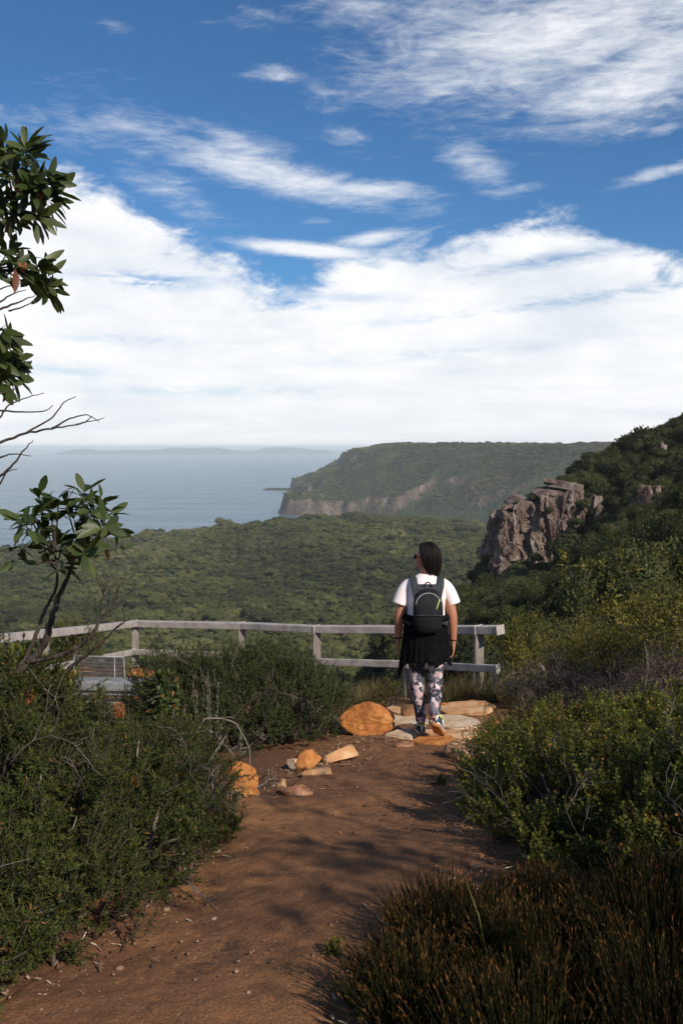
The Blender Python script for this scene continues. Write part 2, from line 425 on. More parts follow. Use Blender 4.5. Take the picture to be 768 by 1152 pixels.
# headland: shoreline polygon and height by distance inland
shore = np.array([(-133, 2085), (-150, 2300), (-128, 2500), (-160, 2750), (-185, 3050), (-160, 3250), (-290, 3330), (-292, 3385), (-130, 3450), (100, 3700), (900, 4100), (2600, 4300),
                  (2900, 1900), (1400, 1560), (640, 1640), (300, 1720), (130, 1960), (0, 2060)], float)
def poly_sd(x, y, P):
    d = np.full(x.shape, 1e18); inside = np.zeros(x.shape, bool); n = len(P)
    for i in range(n):
        ax, ay = P[i]; bx, by = P[(i + 1) % n]; ex, ey = bx - ax, by - ay
        wx, wy = x - ax, y - ay; h = np.clip((wx * ex + wy * ey) / (ex * ex + ey * ey), 0, 1)
        d = np.minimum(d, (wx - ex * h) ** 2 + (wy - ey * h) ** 2)
        c = ((ay <= y) & (by > y)) | ((by <= y) & (ay > y))
        with np.errstate(divide='ignore', invalid='ignore'):
            inside ^= c & (x < ax + (y - ay) * ex / np.where(ey == 0, 1e-9, ey))
    return np.sqrt(d) * np.where(inside, 1, -1)
def Zh(x, y):
    w = np.stack([x / 160, y / 160, 0 * x], -1)
    xx = x + 34 * fbm(w * 1.4, 5, 50); yy = y + 34 * fbm(w * 1.4 + 7, 5, 51)
    d = poly_sd(xx, yy, shore)
    tip = sm(-120, -200, x) * sm(3150, 3280, y)            # low rocky point
    n = fbm(p2(x, y, 190), 5, 60); gul = np.abs(fbm(p2(x + 60 * n, y, 150), 4, 64))
    c1 = 44 * (1 + .25 * n) * sm(0, 20 + 130 * sm(-.15, .25, fbm(p2(x, y + 500, 130), 4, 71)) + 60 * sm(0, 250, x), d)
    plateau = 160 + 4 * n - .006 * np.maximum(x - 700, 0)
    rise = sm(10, 360, d) ** .9
    slope = (plateau - 44) * rise - 60 * np.clip(.30 - gul, 0, 1) * rise * (1 - rise) * 4 + 14 * n * (1 - rise)
    c2 = 30 * sm(.06, .2, fbm(p2(x + 300, y, 260), 3, 70)) * (sm(58, 84, d) - sm(84, 420, d))
    h = c1 + slope + c2
    dn = d + 34 * fbm(p2(x, y, 70), 4, 66)
    hb = c1 + 24 * sm(20, 85, d) + 22 * sm(85, 172, d) + 54 * sm(166, 202, dn) + 24 * sm(198, 340, d) + 4 * n
    bw = sm(2430, 2640, y) * (1 - sm(3080, 3230, y)) * (1 - sm(120, 420, x))
    h = h * (1 - bw) + hb * bw
    h = np.where(d > 0, h, np.maximum(d * .6, -30))
    h = h * (1 - .86 * tip)
    return SEA + h
hx = np.linspace(-420, 2300, 460); hy = np.concatenate([np.linspace(1480, 2500, 230)[:-1], np.linspace(2500, 4350, 240)])
heightgrid('headland', hx, hy, 0, M['headland'], True, Zh)

m, t, b = material('sea_water'); M['sea'] = m
co = objco(t, (.012, .02, 1))
b.inputs['Base Color'].default_value = (.018, .05, .085, 1); b.inputs['Roughness'].default_value = .22; b.inputs['IOR'].default_value = 1.33
w1 = t.noise(objco(t, (.0022, .005, 1)), 1, 8, .62); w2 = t.noise(objco(t, (.03, .06, 1)), 1, 4, .6)
bump(t, b, t.m('ADD', t.m('MULTIPLY', w1, 3.0), t.m('MULTIPLY', w2, .35)), 1.0, 13.0)
foam = t.mr(t.noise(objco(t, (.004, .012, 1)), 1, 6, .7), .68, .8, 0, .1)
t.L.new(t.mix(foam, (.05, .115, .17), (.5, .55, .6)), b.inputs['Base Color'])
ang = np.linspace(0, 2 * np.pi, 97)[:-1]; rr = np.array([0.01, 900, 1400, 2500, 5000, 10000, 20000, 60000])
V = np.stack([rr[:, None] * np.cos(ang), rr[:, None] * np.sin(ang), np.full((len(rr), 96), SEA)], -1)
tag(link('sea', mesh_np('sea', V, grid_faces(len(rr), 96, True)), M['sea']), kind='structure')

# far islands on the horizon
def island(xc, y, L, H, seed):
    sx = np.linspace(-1, 1, 90); sy = np.linspace(-1, 1, 14)
    X, Y = np.meshgrid(sx, sy); e = np.clip(1 - X * X - Y * Y, 0, 1) ** .6
    hh = H * e * (.55 + .6 * (fbm(np.stack([X * 3 + seed, Y * 1.5, 0 * X], -1), 5, seed))) - 4
    o = link('hills', mesh_np('hills', np.stack([xc + X * L, y + Y * L * .25, SEA + hh], -1), grid_faces(14, 90)), M['headland'])
    tag(o, kind='structure')
island(-4300, 20000, 2300, 238, 5)
island(-1200, 21000, 1200, 212, 9)

# ------------------------------------------------------------------ distant vegetation
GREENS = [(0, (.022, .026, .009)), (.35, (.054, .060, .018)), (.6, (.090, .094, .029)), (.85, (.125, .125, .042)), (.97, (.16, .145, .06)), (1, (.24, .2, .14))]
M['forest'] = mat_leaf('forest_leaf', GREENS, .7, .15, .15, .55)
_t = NT(M['forest'].node_tree); _r = [n_ for n_ in _t.N if n_.type == 'VALTORGB'][0]; _oi = _t.N.new('ShaderNodeObjectInfo')
_pn = _t.noise(_oi.outputs['Location'], .0075, 4, .6); _src = _r.inputs[0].links[0].from_socket      # stands of paler and darker scrub
_t.L.new(_t.m('ADD', _src, _t.m('MULTIPLY', _t.m('SUBTRACT', _pn, .5), 1.5), clamp=True), _r.inputs[0])
M['hillveg'] = mat_leaf('hillside_leaf', [(0, (.014, .018, .007)), (.4, (.034, .041, .014)), (.75, (.064, .07, .023)), (1, (.11, .098, .045))], .7, .15, .15, .55)

def crown_mesh(name, n, seed, leaf=(.14, .1), flat=.62, core=True, lobes=5):
    g = np.random.default_rng(seed)
    c = np.concatenate([[[0, 0, .3]], np.stack([g.uniform(-.55, .55, lobes), g.uniform(-.55, .55, lobes), g.uniform(.15, .55, lobes)], -1)])
    r = np.concatenate([[.62], g.uniform(.32, .5, lobes)])
    k = g.integers(0, len(c), n); d = norm(g.normal(size=(n, 3)) + [0, 0, .35])
    P = c[k] + d * (r[k] * g.uniform(.72, 1.06, n))[:, None] * [1, 1, flat]
    P = P[P[:, 2] > -.1]; n = len(P); d = d[:n]
    D = norm(g.normal(size=(n, 3)) * .9 + d * .5 + [0, 0, .3])
    mb = MB()
    V, Q, T, a = leaves(P, D, norm(g.normal(size=(n, 3))), g.uniform(.6, 1.3, n) * leaf[0], g.uniform(.6, 1.3, n) * leaf[1], 'clump', g.random(n))
    mb.add(V, Q, T, a)
    if core:
        v, f = ico(2)
        for ci, ri in zip(c, r):
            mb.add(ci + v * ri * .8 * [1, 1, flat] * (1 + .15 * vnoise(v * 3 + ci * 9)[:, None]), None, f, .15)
    return mesh_np(name, np.concatenate(mb.V), np.concatenate(mb.Q), np.concatenate(mb.T) if mb.T else None, {'rnd': np.concatenate(mb.A)}, False)

def scatter(name, pts, scale, protos, kind='stuff', zs=None):
    """one object: instances of a few crown meshes on a cloud of points (for cover nobody could count)"""
    me = bpy.data.meshes.new(name); me.vertices.add(len(pts)); me.vertices.foreach_set('co', np.asarray(pts, np.float32).ravel())
    for k, a in (('sc', scale), ('rz', RNG.uniform(0, 6.283, len(pts)))):
        at_ = me.attributes.new(k, 'FLOAT', 'POINT'); at_.data.foreach_set('value', np.asarray(a, np.float32))
    at_ = me.attributes.new('pick', 'INT', 'POINT'); at_.data.foreach_set('value', RNG.integers(0, len(protos), len(pts)).astype(np.int32))
    o = link(name, me, protos[0].data.materials[0])
    ng = bpy.data.node_groups.new(name + '_cover', 'GeometryNodeTree')
    ng.interface.new_socket('Geometry', in_out='INPUT', socket_type='NodeSocketGeometry'); ng.interface.new_socket('Geometry', in_out='OUTPUT', socket_type='NodeSocketGeometry')
    N = ng.nodes; Lk = ng.links
    gi = N.new('NodeGroupInput'); go = N.new('NodeGroupOutput'); ip = N.new('GeometryNodeInstanceOnPoints'); gt = N.new('GeometryNodeGeometryToInstance')
    for p in reversed(protos):
        oi = N.new('GeometryNodeObjectInfo'); oi.inputs['Object'].default_value = p; Lk.new(oi.outputs['Geometry'], gt.inputs[0])
    def attr(nm, typ):
        a = N.new('GeometryNodeInputNamedAttribute'); a.data_type = typ; a.inputs[0].default_value = nm; return a.outputs[0]
    Lk.new(gi.outputs[0], ip.inputs['Points']); Lk.new(gt.outputs[0], ip.inputs['Instance'])
    ip.inputs['Pick Instance'].default_value = True; Lk.new(attr('pick', 'INT'), ip.inputs['Instance Index'])
    cx = N.new('ShaderNodeCombineXYZ'); Lk.new(attr('rz', 'FLOAT'), cx.inputs[2])
    Lk.new(cx.outputs[0], ip.inputs['Rotation'])
    sv = N.new('ShaderNodeCombineXYZ'); s_ = attr('sc', 'FLOAT')
    for i in range(3): Lk.new(s_, sv.inputs[i])
    Lk.new(sv.outputs[0], ip.inputs['Scale']); Lk.new(ip.outputs[0], go.inputs[0])
    md = o.modifiers.new('cover', 'NODES'); md.node_group = ng
    return tag(o, kind=kind)

def proto(me, m):
    o = bpy.data.objects.new(me.name, me); me.materials.append(m); return o      # never linked: only a shape to scatter

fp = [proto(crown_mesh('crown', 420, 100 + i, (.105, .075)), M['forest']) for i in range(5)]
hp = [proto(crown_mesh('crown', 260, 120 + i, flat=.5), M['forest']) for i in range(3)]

def jit(n, y0, y1, t0, t1):
    """points even in plan over a wedge"""
    y = np.sqrt(RNG.uniform(y0 ** 2, y1 ** 2, n)); x = RNG.uniform(t0, t1, n) * y
    return x, y
x, y = jit(66000, 300, 1330, -.62, .5)
zz = Z(x, y); dz = zz > SEA + 4; x, y, zz = x[dz], y[dz], zz[dz]
sc = 2.45 * np.exp(RNG.normal(0, .42, len(x))) * (1 + .35 * fbm(p2(x, y, 90), 3, 77))
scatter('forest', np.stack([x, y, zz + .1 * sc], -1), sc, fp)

x = RNG.uniform(-300, 1500, 60000); y = RNG.uniform(1500, 3500, 60000); h = Zh(x, y)
e = 6.0; gx = (Zh(x + e, y) - h) / e; gy = (Zh(x, y + e) - h) / e; sl = np.hypot(gx, gy)
k = (h > SEA + 25) & (sl < 1.25 + .7 * fbm(p2(x, y, 60), 3, 5)) & (np.abs(x / y) < .6)
x, y, h, sl = x[k], y[k], h[k], sl[k]
scatter('headland_scrub', np.stack([x, y, h], -1), 5.2 * np.exp(RNG.normal(0, .3, len(x))) * (1 - .4 * (sl > .5)), hp)

# ------------------------------------------------------------------ the hill on the right: bushes near enough to tell apart, scrub behind them
bp = [crown_mesh('bush_shape', 3200, 140 + i, (.085, .05), .75, True, 8) for i in range(6)]
for me in bp: me.materials.append(M['hillveg'])
bn = [crown_mesh('bush_shape', 9500, 160 + i, (.042, .028), .8, True, 9) for i in range(3)]
for me in bn: me.materials.append(M['hillveg'])
n = 5200
y = np.exp(RNG.uniform(math.log(22), math.log(240), n)); x = RNG.uniform(.02, .62, n) * y
xx = RNG.uniform(.03, .62, 2600); x = np.concatenate([x, xx * 1]); y = np.concatenate([y, RNG.uniform(120, 200, 2600)]); x[n:] *= y[n:]
zz = Z(x, y); d = zz / y; v = 503 - 1000 * d; u = 384 + 1000 * x / y
k = (zz > -60) & (u > 395) & ~((y > 146) & (y < 160) & (u < 648) & (u > 552) & (zz < -9)) & ~((y > 128) & (y <= 146) & (u < 652) & (u > 556) & (v < 672))
x, y, zz, u, v = x[k], y[k], zz[k], u[k], v[k]
big = np.exp(RNG.normal(0, .33, len(x)))
sc = np.where(y > 100, 1.75, 1.25) * big
mask = RNG.random(len(x)) < np.clip((y / 70) ** 1.0, .18, 1); x, y, zz, u, v, sc = (q[mask] for q in (x, y, zz, u, v, sc))
key = -(sc / y) * ((u > 480) & (u < 800) & (v > 470) & (v < 800)); order = np.argsort(key)
ind, rest = order[:150], order[150:]
for i in ind:
    o = link('hillside_bush', bp[random.randrange(6)] if y[i] > 75 else bn[random.randrange(3)])
    o.location = (x[i], y[i], zz[i] - .1 * sc[i]); s_ = sc[i]; o.scale = (s_, s_, s_ * random.uniform(.85, 1.25)); o.rotation_euler = (0, 0, random.uniform(0, 6.28))
    tag(o, 'rounded dark green bush growing in the dense scrub of the hillside around the cliff', 'bush', 'bushes on the hillside to the right')
sp = []
for me in bp[:4]:
    o = bpy.data.objects.new('scrub_shape', me); sp.append(o)
sn = [bpy.data.objects.new('scrub_shape', me) for me in bn]
fr = rest[y[rest] > 75]; nr_ = rest[y[rest] <= 75]
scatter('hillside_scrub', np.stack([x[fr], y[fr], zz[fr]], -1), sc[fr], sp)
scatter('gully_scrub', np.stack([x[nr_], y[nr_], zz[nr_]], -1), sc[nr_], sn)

# taller skyline shrubs on the ridge
for i in range(16):
    u_ = random.uniform(655, 790); Y_ = random.uniform(160, 176); X_ = (u_ - 384) / 1000 * Y_
    o = link('ridge_tree', bp[i % 6]); s_ = random.uniform(.8, 1.6); o.location = (X_, Y_, Z1(X_, Y_) + .3); o.scale = (s_ * .8, s_ * .8, s_ * 1.5); o.rotation_euler = (0, 0, random.uniform(0, 6))
    tag(o, 'small ragged tree standing on the skyline of the right hand ridge', 'tree', 'small trees along the ridge skyline')

# ------------------------------------------------------------------ cliff
def column_rock(mb, c, s, rz, seed, sub=4):
    """an angular block: a box-like solid trimmed by many planes, with a little surface relief"""
    g = np.random.default_rng(seed); v, f = ico(sub)
    p = np.sign(v) * np.abs(v) ** .45; p = p / np.abs(p).max(1, keepdims=True).clip(1)
    for i in range(16):
        n_ = norm(g.normal(size=3) * [1, 1, .55]); e = p @ n_ - g.uniform(.62, 1.0); p = p - np.maximum(e, 0)[:, None] * n_ * .97
    p = p * np.array(s) * .5; w = p / 1.6 * [1, 1, .5] + seed * 3.1
    p = p + norm(v) * (.16 * fbm(w, 5, seed) + .22 * (np.abs(vnoise(w * 1.3, seed + 4)) < .07) * -1)[:, None] * min(s[0], 3) / 3
    c_, s_ = math.cos(rz), math.sin(rz)
    p = np.stack([p[:, 0] * c_ - p[:, 1] * s_, p[:, 0] * s_ + p[:, 1] * c_, p[:, 2]], -1)
    mb.add(p + c, None, f)
g_ = np.random.default_rng(77)
plan = np.array([(25.6, 160), (25.9, 154), (26.6, 150.2), (29.0, 149.2), (31.5, 149.6), (33.2, 148.2), (36.0, 148.6), (38.2, 147.6), (40.6, 149.4), (42.5, 153)])
pl_d = np.concatenate([[0], np.cumsum(np.linalg.norm(np.diff(plan, axis=0), axis=1))]); LW = pl_d[-1]
ns_, nt_ = 330, 190; ss = np.linspace(0, LW, ns_); px_ = np.stack([np.interp(ss, pl_d, plan[:, k]) for k in (0, 1)], -1)
tg_ = norm(np.gradient(px_, axis=0)); 
for _ in range(6): tg_[1:-1] = norm(tg_[:-2] + tg_[1:-1] + tg_[2:])
on_ = np.stack([tg_[:, 1], -tg_[:, 0]], -1)              # outward, towards the viewer's side
uu = 384 + 1000 * px_[:, 0] / px_[:, 1]
ztop = -(np.interp(uu, [540, 562, 575, 590, 605, 620, 640, 660], [580, 573, 571, 566, 562, 555, 548, 545]) - 503) / 1000 * px_[:, 1] + .9 * vnoise(np.stack([ss * .9, ss * 0, ss * 0], -1), 5)
zbot = -(np.interp(uu, [540, 562, 600, 640, 660], [672, 668, 664, 672, 655]) - 503) / 1000 * px_[:, 1]
tt_ = np.concatenate([np.linspace(0, 1, nt_ - 12), np.ones(12)]); back = np.concatenate([np.zeros(nt_ - 12), np.linspace(.3, 5.5, 12)])
Zz = zbot[None] + (ztop - zbot)[None] * tt_[:, None]; Sx = np.repeat(ss[None], nt_, 0)
q = np.stack([Sx, Zz, 0 * Sx], -1); qw = q[..., :2] + .45 * np.stack([fbm(q / 2.2, 4, 81), fbm(q / 2.2 + 5, 4, 82)], -1)
def facets(nseed, stretch, amp, tilt, seed):
    g = np.random.default_rng(seed); sd = np.stack([g.uniform(0, LW, nseed), g.uniform(zbot.min(), ztop.max(), nseed)], -1); P_ = (qw.reshape(-1, 2)) * [1, stretch]; Sd = sd * [1, stretch]
    best = np.full(len(P_), 1e9); idx = np.zeros(len(P_), int)
    for i in range(nseed):
        d = ((P_ - Sd[i]) ** 2).sum(1); m_ = d < best; best[m_] = d[m_]; idx[m_] = i
    off = g.uniform(-1, 1, nseed) * amp; tl = g.normal(0, tilt, (nseed, 2)) * [1, .5]
    return (off[idx] + ((qw.reshape(-1, 2) - sd[idx]) * tl[idx]).sum(1)).reshape(Sx.shape)
disp = facets(26, .35, .8, .16, 1) + facets(120, .5, .4, .2, 2) + facets(700, .7, .2, .22, 3) + .22 * fbm(q / 1.2, 5, 84) + .10 * fbm(q / .35, 3, 85)
disp += -1.7 * tt_[:, None] + .45 - back[:, None]
px3 = px_[None] + on_[None] * disp[..., None]
o = link('cliff', mesh_np('cliff', np.concatenate([px3, (Zz + .12 * back[:, None])[..., None]], -1), grid_faces(nt_, ns_), smooth=False), M['cliff']); tag(o, kind='structure')
for i, (u, v_, Y, s_) in enumerate([(598, 662, 145.5, 1.5), (572, 674, 145, 1.7), (588, 668, 145, 1.5), (584, 640, 146.6, 1.2), (612, 664, 144.8, 1.6), (634, 670, 144.5, 1.8), (655, 660, 146, 1.8), (652, 625, 147, 1.5), (603, 630, 146.3, 1.5), (640, 600, 147.2, 1.1), (617, 575, 148.6, .9), (600, 562, 152, 1.4), (640, 546, 152, 1.6), (656, 570, 148, 1.8), (648, 590, 147, 1.3), (622, 556, 152, 1.3), (580, 569, 151.5, .9)]):
    p = at(u, v_, Y); o = link('cliff_bush', bp[i % 6]); o.location = p; o.scale = (s_, s_, s_ * .95); o.rotation_euler = (0, 0, i * 1.3)
    tag(o, 'dark bush rooted on or at the foot of the grey-pink cliff', 'bush', 'bushes on the cliff')
OUT = [(691, 592, 628, 140, 15), (703, 583, 606, 141, 14), (714, 560, 575, 146, 12), (735, 545, 572, 146, 16), (724, 552, 570, 146, 12), (665, 556, 585, 149, 15), (672, 572, 590, 146, 10), (757, 556, 570, 140, 10), (670, 660, 672, 118, 20), (742, 500, 512, 150, 10)]
def onfar(u, v):
    d = ray(u, v); ys = np.linspace(45, 185, 900); xs = d[0] / d[1] * ys; f_ = d[2] / d[1] * ys - Z(xs, ys); return ys[int(np.argmax(f_ < 0))]
for i, (u, vt, vb, _, wpx) in enumerate(OUT):
    mb = MB(); Y = onfar(u, vb) - 2.2; top = at(u, vt - 3, Y); bot = at(u, vb + 8, Y + 1.5); w = wpx * .00125 * Y
    for q in range(5):
        column_rock(mb, (RNG.uniform(-.35, .35) * w, RNG.uniform(-.2, .3) * w, RNG.uniform(-.25, .2) * (top[2] - bot[2])), (w * RNG.uniform(.5, .8), w * .7, (top[2] - bot[2]) * RNG.uniform(.6, .9)), RNG.uniform(-.5, .5), 230 + i * 7 + q, 4)
    o = mb.build('rock_outcrop', M['cliff'], smooth=False); c = (top + bot) / 2; o.location = c
    tag(o, 'lichen-pale rock outcrop poking from the dark scrub of the right hillside', 'rock', 'rock outcrops on the right hillside')

# ------------------------------------------------------------------ fence
m, t, b = material('weathered_rail'); M['rail'] = m
co = objco(t, (1, 1, 1)); nz = t.noise(co, 6, 8, .7)
t.L.new(t.ramp(nz, [(.3, (.2, .175, .16)), (.5, (.33, .295, .27)), (.7, (.44, .40, .37))]), b.inputs['Base Color']); b.inputs['Roughness'].default_value = .75
bump(t, b, t.noise(co, 40, 5, .7), .3, .004)
m, t, b = material('post_timber'); M['post'] = m
co = objco(t, (6, 6, .8)); nz = t.noise(co, 5, 8, .7)
t.L.new(t.ramp(nz, [(.3, (.10, .085, .075)), (.5, (.2, .17, .15)), (.7, (.3, .27, .24))]), b.inputs['Base Color']); b.inputs['Roughness'].default_value = .85
bump(t, b, nz, .4, .006)
M['metal'] = mat_noise('aluminium', [(.3, (.2, .205, .21)), (.7, (.3, .305, .31))], 20, 4, .5, .1, .002, metal=.3)
M['darkwood'] = mat_noise('dark_slat', [(.3, (.03, .026, .024)), (.7, (.07, .06, .055))], 12, 6, .7, .3, .003)

FN = [(-150, 727, 7.5), (50, 708.5, 10.6), (152, 698, 13.5), (272, 700, 12.6), (356, 703.5, 11.7), (459, 703.5, 10.9), (538, 703.5, 10.0), (563, 703.5, 9.78)]
fp_ = [at(*f) for f in FN]
fence = empty('fence', (fp_[4][0], fp_[4][1], Z1(fp_[4][0], fp_[4][1])), 'long weathered grey two-rail lookout fence running across behind the hiker', 'fence')
fo = np.array(fence.location)
def beam(p, q, w, h, name, mt, ext=.0):
    p = np.array(p); q = np.array(q); d = q - p; L_ = np.linalg.norm(d); d = d / L_; p = p - d * ext; q = q + d * ext
    sd_ = norm(np.cross(d, [0, 0, 1.])); up = np.cross(sd_, d); mb = MB(); ns = 14; V = []
    for i in range(ns + 1):
        c = p + (q - p) * i / ns; c = c + sd_ * .0015 * random.uniform(-1, 1) + up * .0015 * random.uniform(-1, 1)
        for a_, b2 in ((-1, -1), (1, -1), (1, 1), (-1, 1)): V.append(c + sd_ * a_ * w / 2 + up * b2 * h / 2)
    Q = list(grid_faces(ns + 1, 4, True)) + [(0, 1, 2, 3), (ns * 4 + 3, ns * 4 + 2, ns * 4 + 1, ns * 4)]
    o = mb.add(np.array(V) - fo, Q).build(name, mt, fence, False); bevel(o, .008)
    return o
for i in range(len(fp_) - 1):
    if i == 5 : continue
    a0, a1 = fp_[i], fp_[i + 1] if i != 4 else fp_[5]
    beam(a0 - [0, 0, .05], a1 - [0, 0, .05], .13, .092, 'top_rail', M['rail'], -.003)
    l0, l1 = a0 - [0, 0, .47], a1 - [0, 0, .47]
    off = np.array([0, -.085, 0])
    if i < 6: beam(l0 + off, l1 + off, .045, .088, 'lower_rail', M['rail'], -.003 if i != 5 else .0)
a0, a1 = fp_[5], fp_[6]
beam(a0 - [0, 0, .05], a1 - [0, 0, .05], .13, .092, 'top_rail', M['rail'], -.003)
beam(a0 - [0, .085, .47], a0 + (a1 - a0) * 1.24 - [0, .085, .47], .045, .088, 'lower_rail', M['rail'], -.003)
for i in (1, 2, 3, 4, 5, 6):
    p = fp_[i]; g = Z1(p[0], p[1]) - .25; top = p[2] - .099
    mb = MB(); mb.add(*boxv((p[0] - fo[0], p[1] - fo[1], (g + top) / 2 - fo[2]), (.105, .105, top - g), .15))
    po = bevel(mb.build('post', M['post'], fence, False), .01)
    for dz_ in (-.45, -.49):
        mb = MB(); v, f = ico(1); mb.add(v * [.013, .008, .013] + [p[0] - fo[0] + .012 * (dz_ < -.47), p[1] - fo[1] - .112, p[2] - fo[2] + dz_], None, f); mb.build('bolt', M['metal'], po)

# ------------------------------------------------------------------ bench
bx = at(137, 760, 9.6); gz = Z1(bx[0], bx[1]); sh = bx[2] - gz
bench = empty('bench', (bx[0], bx[1], gz), 'low aluminium and dark slatted bench half hidden behind the banksia bush', 'bench', rz=math.radians(-5))
mb = MB(); mb.add(*boxv((.04, -.15, sh - .022), (1.0, .17, .04))); bevel(mb.build('seat_plank', M['metal'], bench, False), .008)
mb = MB(); mb.add(*boxv((.04, -.243, sh - .06), (1.01, .03, .085))); bevel(mb.build('edge_rail', M['metal'], bench, False), .006)
for k in range(6):
    y_ = -.035 + k * .020; z_ = sh - .015 + k * .036
    mb = MB(); mb.add(*boxv((-.235 - .008 * k, y_, z_), (.56, .016, .031), 0, -.5)); mb.build('back_slat', M['darkwood'], bench, False)
for x0_, x1_ in ((-.52, -.56), (-.06, -.10), (.055, .0)):
    mb = MB(); mb.add(*tube([(x0_, -.055, sh - .03), (x1_, .072, sh + .185)], .009, 6)); mb.build('back_upright', M['metal'], bench)
mb = MB(); mb.add(*tube([(-.56, .074, sh + .188), (.0, .074, sh + .188)], .009, 6)); mb.build('back_rail', M['metal'], bench)
for k in range(4):
    mb = MB(); mb.add(*boxv((.04, -.225, sh - .145 - k * .075), (.94, .02, .058))); mb.build('front_board', M['darkwood'], bench, False)
mb = MB(); mb.add(*tube([(.36, -.243, sh - .10), (.38, -.243, sh - .34)], .012, 6)); mb.build('strut', M['metal'], bench)
for x_ in (-.42, .42):
    for y_ in (-.18, .2):
        mb = MB(); mb.add(*boxv((x_, y_ * .5, (sh - .06) / 2 - .05), (.05, .05, sh + .03))); mb.build('leg', M['metal'], bench, False)
for k in range(2):
    mb = MB(); mb.add(*boxv((.04, -.24, sh - .145 - k * .085), (.98, .012, .012))); mb.build('brace', M['metal'], bench, False)

# ------------------------------------------------------------------ rocks
def rock(name, size, seed, mt, label, cat='rock', group=None, loc=None, rz=0, tilt=(0, 0), cuts=15, rough=.10, sub=5, flat=False, smooth=False):
    g = np.random.default_rng(seed); v, f = ico(sub); p = v.copy()
    if flat:
        r = np.linalg.norm(p[:, :2], axis=1, keepdims=True); az_ = np.arctan2(p[:, 1], p[:, 0])
        pol = np.ones(len(p)) * 9
        k = g.integers(5, 8); base = g.uniform(0, 6.28)
        for i in range(k):
            th = base + (i + g.uniform(-.28, .28)) * 2 * np.pi / k; d_ = g.uniform(.74, .95)
            c_ = np.cos(az_ - th); pol = np.minimum(pol, np.where(c_ > .05, d_ / np.maximum(c_, .05), 9))
        pol = np.minimum(pol, 1.3)
        rr_ = np.clip(r[:, 0] * 1.25, 0, 1) ** .8
        p = np.stack([np.cos(az_) * rr_ * pol, np.sin(az_) * rr_ * pol, np.sign(v[:, 2]) * np.abs(v[:, 2]) ** .22], -1)
    else:
        for i in range(cuts):
            n_ = norm(g.normal(size=3)); d_ = g.uniform(.5, .86)
            e = p @ n_ - d_; p = p - np.maximum(e, 0)[:, None] * n_ * .96
    p = p + norm(v) * (rough * fbm(p * 1.6 + seed, 5, seed) + rough * .35 * fbm(p * 6 + seed, 3, seed + 1))[:, None] * ([1, 1, 1] if not flat else [.7, .7, 3.0])
    p = p * np.array(size) / 2
    R = Matrix.Rotation(rz, 3, 'Z') @ Matrix.Rotation(tilt[0], 3, 'X') @ Matrix.Rotation(tilt[1], 3, 'Y')
    p = p @ np.array(R).T
    o = link(name, mesh_np(name, p, None, f, smooth=smooth), M[mt], loc=loc)
    return tag(o, label, cat, group)
def on(u, v): return ongr(u, v)
